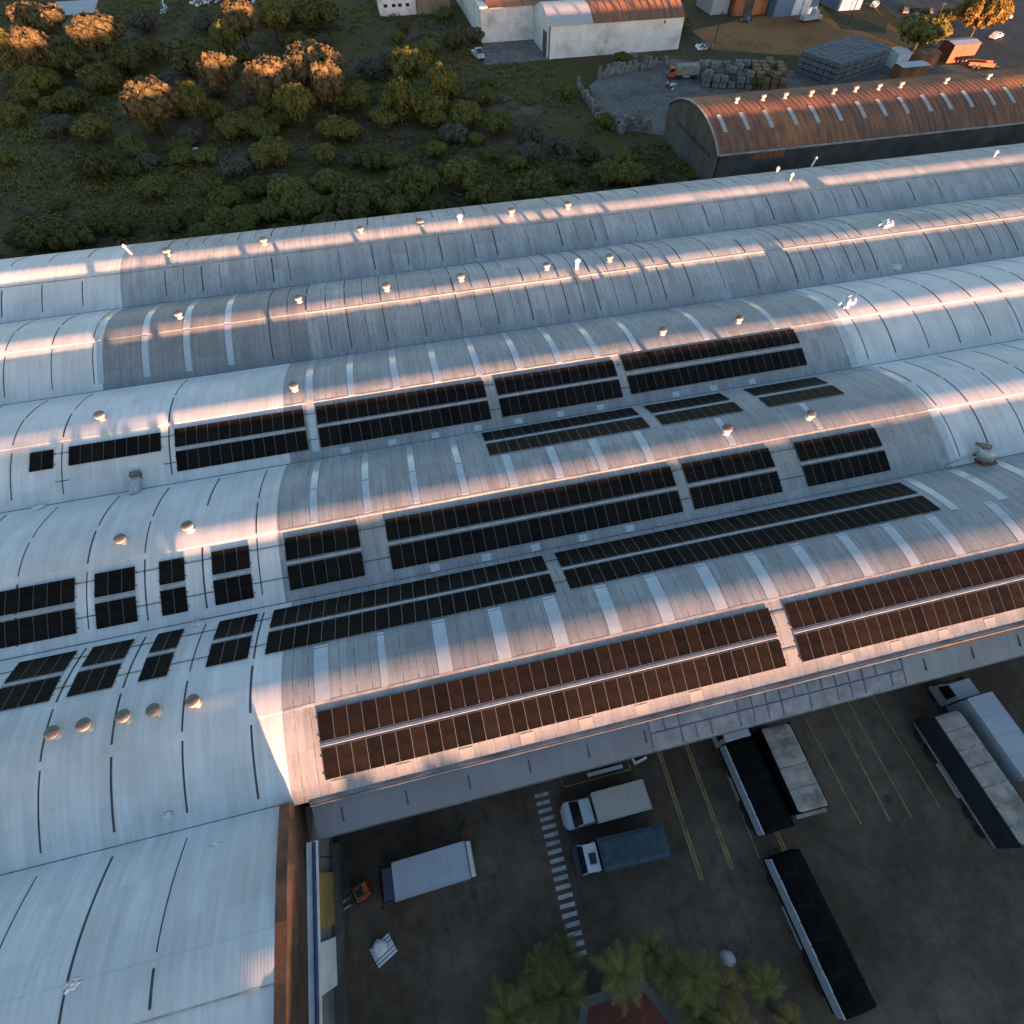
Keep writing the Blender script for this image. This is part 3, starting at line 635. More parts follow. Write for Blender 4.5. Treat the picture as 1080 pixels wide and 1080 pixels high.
# ------------------------------------------------------------------ vehicles (local +x forward, origin on the ground at mid length)
def wheel_mesh():
    t=MB(); t.lathe([(.30,-.13),(.44,-.13),(.47,-.09),(.47,.09),(.44,.13),(.30,.13)],18); tyre=t.mesh('tyre',M['black'])
    r=MB(); r.lathe([(.31,-.10),(.31,.06),(.12,.09),(.05,.12)],14); rim=r.mesh('rim',M['galv']); return tyre,rim
TY,RI=wheel_mesh()
def wheel(root,x,y,side,sc=1.):
    w=link('wheel',TY,root,(x,y,.47*sc),(R(-90)*side,0,0)); w.scale=(sc,sc,sc); link('rim',RI,w)
def truck(name,label,cat,loc,rz,L,Wd,z0,z1,body,cab=None,cabL=2.,cabH=2.4,cabmat='cab_white',nose=False,group=None,top=None,wheels=(-.38,.30),sides=None,tail=None,ridge=0.,hatch=False,lump=False,roofdark=False):
    t=thing(name,label,cat,loc,rz,group); h=Wd/2; x0,x1=-L/2,L/2
    mb=MB(); mb.box(x0+.1,x1+(cabL if cab else .3),-.42,.42,.55,.85); 
    mb.box(x0,x1,-h+.08,h-.08,.86,z0-.01); mb.build('chassis',M['steel_dark'],t)
    # cargo body
    mb=MB()
    if ridge:
        mb.box(x0,x1,-h,h,z0,z1-ridge,0)
        zt=z1-ridge+.002
        a=[(x0,-h,zt),(x1,-h,zt),(x1,h,zt),(x0,h,zt)]; rr0,rr1=(x0+.15,0,z1),(x1-.15,0,z1)
        mb.face([a[0],a[1],rr1,rr0],1); mb.face([a[2],a[3],rr0,rr1],1); mb.face([a[1],a[2],rr1],1); mb.face([a[3],a[0],rr0],1)
    else:
        mb.taper(x0,x1,-h,h,z0,z1,.015,.015,.02,.02,0)
        e=.035
        if not lump:
            for s in (-1,1): mb.box(x0-.01,x1+.01,s*h-.03,s*h+.03,z1-.06,z1+.025,0)
            for xx in (x0,x1): mb.box(xx-.03,xx+.03,-h+.03,h-.03,z1-.06,z1+.025,0)
    mb.build('cargo_body',[M[body],M[top or body]],t)
    if top and not ridge:
        k=MB(); nx,ny=28,8; rnd=random.Random(hash(name+label)%1000)
        def zz(i,j):
            u=i/nx; base=z1+.05+(.22*math.sin(math.pi*j/ny) if sides else 0)
            edge=1 if 0<j<ny and 0<i<nx else 0
            bow=.05*abs(math.sin(u*math.pi*6)) if not lump else (.16*(math.sin(u*math.pi*9)>.1)*(j>ny*.45)+.03)
            return base+edge*(bow+rnd.uniform(-.02,.02)) - (0 if edge else .06)
        g=[[ (x0+L*i/nx,-h+Wd*j/ny,zz(i,j)) for j in range(ny+1)] for i in range(nx+1)]
        for i in range(nx):
            for j in range(ny): k.face([g[i][j],g[i+1][j],g[i+1][j+1],g[i][j+1]],0,True)
        k.build('tarpaulin',M[top],t)
    if sides:
        for s in (1,):
            k=MB(); y=s*(h+.025)
            for (a,b,e) in ((z1-.95,z1-.50,.05),(z1-.42,z1-.02,.0)): k.box(x0,x1,y-.024,y+.02+e,a,b)
            k.box(x0,x1,y-.10,y+.02,z1-.018,z1+.05)
            k.build('side_board',M[sides],t)
    q=max(3,int(L/1.25))
    for i in range(1,q):
        xx=x0+L*i/q+random.uniform(-.06,.06); k=MB(); zt=z1+(.012 if not top else .10)
        if top:
            for j in range(6):
                ya,yb=-h+Wd*j/6,-h+Wd*(j+1)/6; f=lambda yy: z1+.06+.05*abs(math.sin((xx-x0)/L*math.pi*6))*(1 if abs(yy)<h-.05 else 0)+(.22*math.sin(math.pi*(yy+h)/Wd) if sides else 0)
                k.face([(xx-.035,ya,f(ya)),(xx+.035,ya,f(ya)),(xx+.035,yb,f(yb)),(xx-.035,yb,f(yb))])
            k.build('tarpaulin_strap',M['strap' if top=='tarp_pale' else top],t)
        else:
            k.box(xx-.02,xx+.02,-h+.06,h-.06,z1-.01,zt); k.build('roof_rib',M[body],t)
    if name=='curtain_trailer':
        for s in (-1,1):
            k=MB(); k.box(x0,x1,s*(h+.03)-.03,s*(h+.03)+.03,z0-.12,z0+.06); k.build('side_rail',M['tarp_pale'],t)
    if tail:
        k=MB(); k.box(x0-.32,x0-.06,-h+.02,h-.02,z0-.1,z0+1.3); k.build('tail_lift',M[tail],t)
    for s in (-1,1):
        k=MB(); k.box(x0-.05,x0-.035,s*(h-.25)-.12,s*(h-.25)+.12,z0-.22,z0-.1); k.build('tail_light',M['taillight'],t)
        k=MB(); k.box(-L*.12,L*.16,s*(h-.1)-.03,s*(h-.1)+.03,.45,.8); k.build('side_guard',M['galv'],t)
    for wx in wheels:
        for s in (-1,1): wheel(t,wx*L,s*(h-.2),s)
    if cab:
        c0=x1+.12; c1=c0+cabL
        mb=MB(); hw=h-.06
        if nose:
            w=.12; xm=c0+cabL*.50; xw=c0+cabL*.62
            # cabin with sloping windscreen and a bonnet
            mb.hexa([(c0,-hw,.5),(xw+.25,-hw,.5),(xw+.25,hw,.5),(c0,hw,.5)],[(c0,-hw,1.35),(xw+.25,-hw,1.35),(xw+.25,hw,1.35),(c0,hw,1.35)])
            mb.hexa([(c0,-hw,1.352),(xw+.10,-hw,1.352),(xw+.10,hw,1.352),(c0,hw,1.352)],[(c0+.05,-hw+.14,cabH),(xm-.25,-hw+.14,cabH),(xm-.25,hw-.14,cabH),(c0+.05,hw-.14,cabH)])
            xs=[xw+.251,xw+.55,c1-.16,c1]; ws=[hw,hw-.02,hw-.16,hw-.42]; zs=[1.34,1.28,1.12,.85]
            for i in range(3):
                mb.hexa([(xs[i],-ws[i],.45),(xs[i+1],-ws[i+1],.45),(xs[i+1],ws[i+1],.45),(xs[i],ws[i],.45)],[(xs[i],-ws[i],zs[i]),(xs[i+1],-ws[i+1],zs[i+1]),(xs[i+1],ws[i+1],zs[i+1]),(xs[i],ws[i],zs[i])])
            cb=mb.build('cab',M[cabmat],t)
            g=MB(); g.face([(xw+.16,-hw+.06,1.40),(xw+.16,hw-.06,1.40),(xm-.21,hw-.18,cabH-.02),(xm-.21,-hw+.18,cabH-.02)]); g.build('windscreen',M['glass'],cb)
            for s in (-1,1):
                g=MB(); g.box(c1-.30,c1-.10,s*(hw-.34)-.07,s*(hw-.34)+.07,.86,1.10); g.build('headlight',M['glass'],cb)
                g=MB(); g.box(xw-.05,xw+.08,s*(hw+.13)-.12,s*(hw+.13)+.12,1.4,1.68); g.build('mirror',M['black'],cb)
        else:
            mb.hexa([(c0,-hw,.55),(c1,-hw,.55),(c1,hw,.55),(c0,hw,.55)],[(c0,-hw,1.5),(c1,-hw,1.5),(c1,hw,1.5),(c0,hw,1.5)])
            mb.hexa([(c0,-hw,1.502),(c1-.02,-hw,1.502),(c1-.02,hw,1.502),(c0,hw,1.502)],[(c0+.04,-hw+.10,cabH),(c1-.34,-hw+.10,cabH),(c1-.34,hw-.10,cabH),(c0+.04,hw-.10,cabH)])
            cb=mb.build('cab',M[cabmat],t)
            g=MB(); dx=(.34-.02)
            g.face([(c1+.006,-hw+.1,1.56),(c1+.006,hw-.1,1.56),(c1-.31,hw-.18,cabH-.05),(c1-.31,-hw+.18,cabH-.05)]); g.build('windscreen',M['glass'],cb)
            for s in (-1,1):
                g=MB(); y0=s*(hw+.004); g.face([(c0+.35,y0,1.55),(c1-.25,y0,1.55),(c1-.42,y0-s*.085,cabH-.08),(c0+.35,y0-s*.085,cabH-.08)][::s]); g.build('side_window',M['glass'],cb)
                g=MB(); g.box(c1-.12,c1+.02,s*(hw+.17)-.10,s*(hw+.17)+.10,1.45,1.95); g.build('mirror',M['black'],cb)
                g=MB(); g.box(c1,c1+.05,s*(hw-.28)-.15,s*(hw-.28)+.15,.7,.95); g.build('headlight',M['pale'],cb)
            g=MB(); g.box(c1,c1+.10,-hw,hw,.4,.62); g.build('bumper',M['steel_dark'],cb)
            if hatch:
                g=MB(); g.box(c0+.22,c0+.72,-.28,.40,cabH,cabH+.05); g.build('roof_hatch',M['glass'],cb)
            if roofdark:
                g=MB(); g.box(c1-.28,c1+.40,-hw+.05,hw-.05,.62,1.48); g.build('dark_nose',M['steel_dark'],cb)
        for s in (-1,1): wheel(t,c0+cabL*.55,s*(hw-.14),s)
    return t
G='trucks parked in the yard'
truck('box_truck','pale blue-grey box truck with a dark blue cab beside the orange forklift','truck',(-5.5,-65.78,0),R(181.5),5.2,2.25,1.0,3.2,'box_white',True,1.15,2.25,'cab_navy',group=G,tail='pale')
truck('delivery_truck','small white-nosed truck with a beige cargo box next to the canopy','truck',(9.1,-64.7,0),R(180),4.15,2.0,.85,2.75,'box_beige',True,2.3,2.15,'cab_white',nose=True,group=G)
truck('tarpaulin_truck','truck with a dark teal tarpaulin and white cab roof beside the beige box truck','truck',(9.0,-67.75,0),R(178),5.0,2.05,.95,2.75,'tarp_teal',True,1.35,2.5,'cab_white',group=G,top='tarp_teal',hatch=True,roofdark=True)
truck('open_truck','white cab truck with black tarpaulin load and white side boards, nose under the canopy','truck',(19.8,-66.0,0),R(91.),6.3,2.5,1.1,2.6,'tarp_black',True,1.9,2.85,'cab_white',group=G,top='tarp_black',sides='box_white',wheels=(-.36,-.2,.3))
truck('cargo_trailer','trailer under a dirty pale grey tarpaulin next to the white cab truck','trailer',(22.95,-65.5,0),R(89),6.1,2.5,1.1,3.0,'tarp_black',None,group=G,top='tarp_pale',wheels=(-.36,-.2,.33),tail='tarp_pale')
truck('long_trailer','long trailer with a lumpy black tarpaulin and pale side boards, alone in mid yard','trailer',(19.75,-75.0,0),R(92.5),8.8,2.4,1.1,2.6,'tarp_black',None,group=G,top='tarp_black',sides='box_white',wheels=(-.36,-.22,.33),lump=True)
truck('curtain_trailer','trailer with dark blue side curtain and pale dirty roof tarpaulin at the right photo edge','trailer',(36.85,-69.4,0),R(91.5),9.2,2.35,1.15,3.6,'tarp_navy',None,group=G,top='tarp_pale',wheels=(-.38,-.24,.25,.38))
truck('white_box_truck','white-roofed box truck with white cab at the right photo edge','truck',(40.3,-67.3,0),R(91),6.2,2.35,1.1,3.7,'box_white',True,1.7,2.75,'cab_white',group=G)
# forklift
t=thing('forklift','small orange forklift beside the dark cab of the box truck','forklift',(-11.0,-65.9,0),R(200))
mb=MB(); mb.taper(-.75,.45,-.5,.5,.25,.95,.08,.1,.06,.06); mb.taper(-.75,-.25,-.48,.48,.952,1.25,.06,.1,.05,.05); mb.build('body',M['orange'],t)
mb=MB()
for x,y in ((-.55,-.42),(-.55,.42),(.4,-.42),(.4,.42)): mb.tube((x,y,.95),(x*.9,y*.9,2.1),.035,n=6)
for y in (-.38,-.19,0,.19,.38): mb.box(-.52,.38,y-.025,y+.025,2.1,2.14)
mb.build('overhead_guard',M['steel_dark'],t)
mb=MB()
for y in (-.3,.3): mb.box(.56,.66,y-.05,y+.05,.1,2.05)
for z in (.3,1.1,1.95): mb.box(.57,.65,-.25,.25,z,z+.08)
mb.build('mast',M['steel_dark'],t)
mb=MB()
for y in (-.22,.22): mb.box(.67,1.6,y-.06,y+.06,.08,.12)
mb.build('forks',M['galv'],t)
mb=MB(); mb.box(-.2,.2,-.22,.22,.96,1.06); mb.box(-.3,-.2,-.22,.22,.96,1.45); mb.build('seat',M['black'],t)
for x in (-.5,.35):
    for s in (-1,1): wheel(t,x,s*.48,s,.55)
# pallet with wrapped load
t=thing('wooden_pallet','flat grey pallet lying in the yard under a wrapped bundle','pallet',(-9.75,-69.6,0),R(25))
mb=MB()
for i in range(6): mb.box(-.75,.75,-.6+i*.22,-.6+i*.22+.16,.12,.15)
for y in (-.55,0,.5): mb.box(-.75,.75,y,y+.09,.01,.118)
mb.build('deck',M['pale'],t)
mb=MB(); rnd=random.Random(4)
mb.lathe([(.30,0),(.52,.08),(.58,.35),(.50,.6),(.28,.72)],9,rib=.15)
o=mb.build('wrapped_bundle',M['pale'],None,(-9.95,-69.35,.155),(0,0,.4)); tag(o,'rounded pale wrapped bundle sitting on the flat pallet in the yard','bundle')
# plank and bracket by the canopy
mb=MB(); mb.box(-1.5,1.5,-.14,.14,.4,.46); mb.box(-1.3,-1.2,-.1,.1,.01,.4); mb.box(1.2,1.3,-.1,.1,.01,.4)
o=mb.build('bench',M['pale'],None,(9.0,-62.25,0),(0,0,0)); tag(o,'pale narrow bench inside the yellow painted rectangle at the canopy edge','bench')
mb=MB(); mb.box(-.6,.6,-.09,.09,.02,.5); mb.box(-.6,-.42,.09,.8,.02,.5)
o=mb.build('barrier_block',M['pale'],None,(12.1,-62.2,0),(0,0,.2)); tag(o,'pale L-shaped barrier block beside the beige box truck near the canopy','barrier')
# manhole
mb=MB(); mb.lathe([(.38,.0),(.36,.012)],20); o=mb.build('manhole_cover',M['steel_dark'],None,(30.6,-69.4,.006)); tag(o,'round dark manhole cover between the yellow parking lines','manhole')

HALLZ=7.55+(126-60.2)*math.tan(R(1.25))/math.cos(R(13.2))
# ------------------------------------------------------------------ red roofed house and palms at the bottom of the yard
t=thing('garden_kiosk','six-sided kiosk with a dark red roof and grey eaves among the palms','kiosk',(5.0,-78.3,0))
def hexa_ring(r,z): return [(r*math.cos(math.pi*i/3),r*math.sin(math.pi*i/3),z) for i in range(6)]
mb=MB(); a,b=hexa_ring(3.1,0),hexa_ring(3.1,2.45)
for i in range(6): mb.face([a[i],a[(i+1)%6],b[(i+1)%6],b[i]])
mb.build('wall',M['wall'],t)
mb=MB(); a,b=hexa_ring(4.2,2.46),hexa_ring(4.2,2.66); mb.face(a[::-1]); mb.face(b)
for i in range(6): mb.face([a[i],a[(i+1)%6],b[(i+1)%6],b[i]])
mb.build('eave_slab',M['dark_wall'],t)
mb=MB(); a=hexa_ring(3.6,2.67)
for i in range(6): mb.face([a[i],a[(i+1)%6],(0,0,4.3)])
mb.build('roof',M['redtile'],t)
def palm_crown(seed, nf=22, L=2.6, name='crown', mat='palm'):
    rnd=random.Random(seed); mb=MB()
    for i in range(nf):
        az=2*math.pi*i/nf+rnd.uniform(-.25,.25); el=rnd.uniform(-.1,1.25); l=L*rnd.uniform(.75,1.1)
        d=Vector((math.cos(az),math.sin(az),0)); side=Vector((-d.y,d.x,0)); p=Vector((0,0,0)); pts=[]
        e=el; k=9
        for q in range(k+1):
            pts.append(p.copy()); p=p+(d*math.cos(e)+Vector((0,0,math.sin(e))))*(l/k); e-=rnd.uniform(.14,.24)
        for q in range(k):
            a,b=pts[q],pts[q+1]; w=.03*(1-q/k)+.008
            mb.face([a-side*w,a+side*w,b+side*w,b-side*w])
            for s in (-1,1):
                for h in (0,.33,.66):
                    c=a.lerp(b,h); ll=(.62*math.sin(math.pi*min(1,(q+h+1.2)/(k+1)))+.12)*rnd.uniform(.8,1.2)*L/2.6
                    tip=c+side*s*ll*.85+(b-a).normalized()*ll*.5+Vector((0,0,-.28*ll+rnd.uniform(-.1,.1)))
                    u=(b-a)*.15
                    mb.face([c-u*.5,c+u,tip] if s>0 else [c+u,c-u*.5,tip])
    return mb.mesh(name,M[mat])
PC=[palm_crown(i,17,2.6,'crown','palm') for i in range(4)]+[palm_crown(20+i,15,2.3,'crown','palm_warm') for i in range(2)]
def palm(x,y,h,v,label,sc=1.):
    t=thing('palm_tree',label,'palm',(x,y,0),random.uniform(0,6),'palms around the red roofed house')
    mb=MB(); p=Vector((0,0,0)); k=7; lean=Vector((random.uniform(-.1,.1),random.uniform(-.1,.1),0))
    for i in range(k):
        q=p+Vector((lean.x*h/k,lean.y*h/k,h/k)); mb.tube(p,q,.20-.012*i+(.03 if i==0 else 0),.185-.012*i,n=9,caps=False); p=q
    mb.build('trunk',M['palm_bark'],t); c=link('crown',PC[v],t,p,(0,0,random.uniform(0,6))); c.scale=(sc*.9,sc*.9,sc*random.uniform(.8,1.0)); return t
PALMS=[(5.5,-73.5,4.3,0,'palm with a star shaped crown just below the end of the crosswalk',.95),
 (1.7,-73.5,4.2,1,'palm with broad fronds left of the red roof',1.0),(0.,-74.0,3.8,2,'broad low palm left of the red roof at the bottom photo edge',1.0),
 (8.5,-74.7,3.6,2,'small palm over the grey eave right of the red roof corner',.75),(10.1,-74.7,4.2,3,'tall green palm right of the red roofed kiosk',.95),
 (11.6,-76.1,3.8,4,'palm with orange dry fronds beside the white tank',.95),(14.4,-76.6,3.2,3,'rightmost green palm near the long black trailer',.75),
 (-1.7,-74.4,3.4,0,'low palm at the far left of the palm group',.95),(11.6,-77.6,3.8,5,'dry palm at the bottom edge right of the kiosk',.85),
 (2.7,-72.4,2.6,3,'short dark palm at the tip of the crosswalk',.7),(9.9,-77.,3.2,1,'green palm against the right grey eave of the kiosk',.7),(15.3,-78.5,3.2,4,'small palm with dry orange tips at the bottom edge beside the long trailer',.75),(.7,-72.3,2.8,2,'dark palm left of the crosswalk end',.75),(8.1,-73.4,3.0,1,'low palm behind the grey kiosk eave',.75)]
for p in PALMS: palm(*p)
t=thing('water_tank','small white domed water tank between the palms right of the red roof','tank',(13.5,-75.4,0))
mb=MB(); mb.lathe([(.42,0),(.44,.75),(.38,.95),(.22,1.05),(.16,1.12)],18); mb.build('tank_body',M['cab_white'],t)
mb=MB(); mb.tube((.5,0,.3),(.95,.1,.3),.04,n=6); mb.build('outlet_pipe',M['black'],t)

# ------------------------------------------------------------------ rusty barrel warehouse
wh=thing('barrel_warehouse','dark walled warehouse under a rusty brown barrel roof beyond the factory','warehouse',(0,0,0))
x0,x1,ya,yb,ze,zr=59.2,150.,26.0,48.5,6.1,9.5
def bz(y):
    u=(y-(ya+yb)/2)/((yb-ya)/2); return ze+(zr-ze)*(1-u*u*(.82+.18*u*u))
ys=[ya-.25+(yb-ya+.5)*i/26 for i in range(27)]
mb=MB()
for i in range(26):
    a,b=ys[i],ys[i+1]; mb.face([(x0-.3,a,bz(a)),(x1,a,bz(a)),(x1,b,bz(b)),(x0-.3,b,bz(b))],0,True)
roof=mb.build('roof',M['rust'],wh)
# standing ribs of the rusty sheets
mb=MB(); x=x0
while x<x1:
    for i in range(26):
        a,b=ys[i],ys[i+1]; mb.face([(x,a,bz(a)+.05),(x+.09,a,bz(a)+.05),(x+.09,b,bz(b)+.05),(x,b,bz(b)+.05)],0); mb.face([(x,a,bz(a)),(x,a,bz(a)+.05),(x,b,bz(b)+.05),(x,b,bz(b))],0)
    x+=1.12
mb.build('roof_ribs',M['rust2'],roof)
mb=MB(); pts=[(ya,0)]+[(ya+(yb-ya)*i/24,bz(ya+(yb-ya)*i/24)-.03) for i in range(25)]+[(yb,0)]
mb.face([(x0,y,z) for y,z in pts][::-1]); mb.face([(x0+.3,y,z) for y,z in pts]); g=mb.build('gable_wall',M['dark_wall'],wh)
for i in range(13):
    y=ya+3.2+i*1.15; mb=MB(); mb.box(x0-.05,x0+.02,y,y+.5,4.3,4.95); mb.build('gable_window',M['black'],g)
mb=MB()
for i in range(26):
    a,b=ys[i],ys[i+1]; mb.hexa([(x0-.42,a,bz(a)-.1),(x0-.12,a,bz(a)-.1),(x0-.12,b,bz(b)-.1),(x0-.42,b,bz(b)-.1)],[(x0-.42,a,bz(a)+.1),(x0-.12,a,bz(a)+.1),(x0-.12,b,bz(b)+.1),(x0-.42,b,bz(b)+.1)])
mb.build('gable_trim',M['flash'],wh)
mb=MB(); mb.box(x0+.31,x1,ya,ya+.35,0,ze-.05); mb.box(x0+.31,x1,yb-.35,yb,0,ze-.05); mb.build('side_wall',M['dark_wall'],wh)
mb=MB(); mb.box(66.2,72.2,ya-.03,ya-.002,4.5,5.7); mb.build('rusty_wall_sheet',M['rust2'],wh)
mb=MB(); mb.box(x0-.3,x1,ya-.48,ya-.27,ze-.28,ze-.05); mb.box(x0-.3,x1,yb+.27,yb+.48,ze-.28,ze-.05); mb.build('gutter',M['flash'],wh)
for i,x in enumerate([60.6+4.62*k+ (.25 if k%3==0 else 0) for k in range(18)]):
    mb=MB(); sk=.42
    yy=[29.3+(33.4-29.3)*q/6 for q in range(7)]
    for q in range(6):
        a,b=yy[q],yy[q+1]; mb.hexa([(x,a,bz(a)+.02),(x+.8,a,bz(a)+.02),(x+.8,b,bz(b)+.02),(x,b,bz(b)+.02)],[(x,a,bz(a)+.10),(x+.8,a,bz(a)+.10),(x+.8,b,bz(b)+.10),(x,b,bz(b)+.10)])
    mb.build('skylight',M['galv_dull'],roof)
for i,x in enumerate([66.4,71.7,76.2,81.5,86.2,90.8,95.8,100.6,110.5,120.1,129.5]):
    t=thing('roof_vent','small metal turbine vent on the rusty barrel roof, %s from the left'%ORD[i],'roof vent',(x,36.9,bz(36.9)+.02),0,'turbine vents on the rusty barrel roof')
    link('vent_base',VB,t); link('vent_drum',VH,t); link('vent_cap',VC,t); t.scale=(.8,.8,.9)

# ------------------------------------------------------------------ white buildings
wb=thing('white_hall','white walled hall with rust red roof beside the concrete courtyard','hall',(0,0,0))
mb=MB(); mb.box(34.4,80,114.3,114.7,0,6.9); mb.box(34.0,34.4,114.3,160,0,6.9); mb.build('wall',M['white_wall'],wb)
mb=MB(); n=14
for i in range(n):
    a=114.0+46*i/n; b=114.0+46*(i+1)/n; za=6.95+2.6*math.sin(math.pi*i/n); zb=6.95+2.6*math.sin(math.pi*(i+1)/n); mb.face([(35.8,a,za),(81,a,za),(81,b,zb),(35.8,b,zb)],0,True)
mb.build('roof',M['rust2'],wb)
mb=MB(); mb.box(33.6,35.8,113.9,160,6.92,7.3); mb.build('parapet',M['white_wall'],wb)
br=thing('white_barn','white walled barrel roofed barn, half its roof grey and half rusty','barn',(0,0,0))
xa,xb,y0,y1,zh=48.2,84.0,98.6,114.2,6.5
def cz(y): u=(y-(y0+y1)/2)/((y1-y0)/2); return zh+2.4*(1-u*u)
mb=MB(); mb.box(xa+.3,xb,y0,y0+.35,0,zh); mb.box(xb-.3,xb,y0+.35,y1,0,zh); mb.build('wall',M['white_wall'],br)
mb=MB(); pts=[(y0,0)]+[(y0+(y1-y0)*i/16,cz(y0+(y1-y0)*i/16)-.02) for i in range(17)]+[(y1,0)]
mb.face([(xa,y,z) for y,z in pts][::-1]); mb.face([(xa+.3,y,z) for y,z in pts]); mb.build('gable_wall',M['white_wall'],br)
mb=MB(); mb.box(xa-.06,xa-.005,100.6,104.2,0,4.6); mb.build('door',M['dark_wall'],br)
for (u,v,mt) in ((xa-.2,59.5,'galv'),(59.5,xb+.2,'rust2')):
    mb=MB()
    for i in range(20):
        a=y0-.2+(y1-y0+.4)*i/20; b=y0-.2+(y1-y0+.4)*(i+1)/20; mb.face([(u,a,cz(a)+.02),(v,a,cz(a)+.02),(v,b,cz(b)+.02),(u,b,cz(b)+.02)],0,True)
    if mt=='rust2':
        x=u+.4
        while x<v-.5:
            for i in range(20):
                a=y0-.2+(y1-y0+.4)*i/20; b=y0-.2+(y1-y0+.4)*(i+1)/20
                mb.hexa([(x,a,cz(a)+.021),(x+.55,a,cz(a)+.021),(x+.55,b,cz(b)+.021),(x,b,cz(b)+.021)],[(x+.1,a,cz(a)+.2),(x+.4,a,cz(a)+.2),(x+.4,b,cz(b)+.2),(x+.1,b,cz(b)+.2)],1)
            x+=1.9
    mb.build('roof',[M[mt],M['vent_top']],br)
mb=MB(); mb.box(78.6,79.,98.55,98.6,5.4,6.0); mb.build('wall_vent',M['black'],br)
bb=thing('white_block_house','low white block house with four dark windows at the top of the photo','house',(0,0,0))
mb=MB(); mb.box(9.5,20.2,143.0,152,0,4.6); mb.build('wall',M['white_wall'],bb)
for x in (10.8,13.2,15.0,17.2): 
    mb=MB(); mb.box(x,x+1.1,142.94,142.99,1.9,2.6); mb.build('window',M['black'],bb)
tb=thing('tan_house','low tan walled house next to the white block house','house',(0,0,0))
mb=MB(); mb.box(20.4,30.2,142.4,151,0,4.4); mb.build('wall',M['tan'],tb); mb=MB(); mb.box(20.2,30.4,142.2,151.2,4.42,4.7); mb.build('roof',M['tan'],tb)
hs=thing('grey_roof_house','small house with pale grey roof half hidden by orange lit trees','house',(0,0,0))
mb=MB(); mb.box(-78,-68.5,150,157,0,3.0); mb.build('wall',M['wall'],hs)
mb=MB(); mb.hexa([(-78.8,149,3.02),(-67.8,149,3.02),(-67.8,158,3.9),(-78.8,158,3.9)],[(-78.8,149,3.2),(-67.8,149,3.2),(-67.8,158,4.1),(-78.8,158,4.1)]); mb.build('roof',M['box_white'],hs)
mb=MB(); mb.box(-72,-70.5,149.94,149.99,.8,2.3); mb.build('window',M['black'],hs)
def shed(name,label,x0,x1,y0,y1,h,wall,roofm,pitch=.8,doors=(),cat='shed'):
    t=thing(name,label,cat,((x0+x1)/2,(y0+y1)/2,0)); cx,cy=(x0+x1)/2,(y0+y1)/2
    X0,X1,Y0,Y1=x0-cx,x1-cx,y0-cy,y1-cy
    mb=MB(); mb.box(X0,X1,Y0,Y1,0,h); mb.build('wall',M[wall],t)
    mb=MB(); o=.25
    for s in (-1,1):
        ye=Y0-o if s<0 else Y1+o
        mb.face([(X0-o,ye,h-.03),(X1+o,ye,h-.03),(X1+o,0,h+pitch),(X0-o,0,h+pitch)][::(-s)])
    for xx in (X0-.01,X1+.01): mb.face([(xx,Y0,h),(xx,Y1,h),(xx,0,h+pitch-.03)])
    mb.build('roof',M[roofm],t)
    for (a,b,z) in doors:
        mb=MB(); mb.box(a-cx,b-cx,Y0-.06,Y0-.005,0,z); mb.build('door',M['dark_wall'],t)
    return t
shed('white_shed','white gabled shed at the top edge right of the rusty barn roof',105.,110.5,124,134,6.0,'box_white','galv',1.2)
shed('brown_shed','rust brown shed between the white shed and the blue shed',111,121.5,121.5,131,6.5,'rust2','rust',1.,((114,117,3.5),))
bs=shed('blue_shed','blue walled shed with white doors behind the pickup truck',122.,136,118,128,6.5,'bluewall','galv',1.)
mb=MB(); mb.box(-1.,1.6,-5.06,-5.005,.2,3.6); mb.build('white_door',M['pale'],bs)
mb=MB(); mb.box(2.,4.4,-5.06,-5.005,.2,3.6); mb.build('white_door',M['pale'],bs)
shed('pale_blue_shed','pale blue shed at the top edge beside the soil yard',144.,152,119.5,128,5.5,'bluewall','galv',.8)
shed('rust_hut','small orange brown hut with flat grey roof beside the stacked concrete blocks',127.2,134.5,66.2,69.4,2.6,'rust2','galv',.15)
shed('white_hut','white fronted hut behind the orange brown hut',131,134.5,73.2,78.,3.0,'white_wall','galv',.2)
shed('red_container_hut','red brown hut with a white front near the autumn tree',147,154.5,74,78.5,3.6,'brown','box_white',.3)
shed('brown_hut','rust brown hut between the white hut and the red hut',136.8,141.5,71.5,75.5,3.,'rust2','rust',.3)

# unseen hall added south of the palms, its ridge set to shade the yard
t=thing('yard_shade_hall','long low unseen hall added south of the palms to shade the yard','hall',(15,-126,0))
mb=MB(); mb.box(-140,140,-8,8,0,8.2); mb.build('wall',M['wall'],t)
mb=MB(); mb.face([(-140.5,8.4,8.15),(140.5,8.4,8.15),(140.5,0,HALLZ),(-140.5,0,HALLZ)][::-1]); mb.face([(-140.5,-8.4,8.15),(140.5,-8.4,8.15),(140.5,0,HALLZ),(-140.5,0,HALLZ)]); mb.build('roof',M['rust'],t)
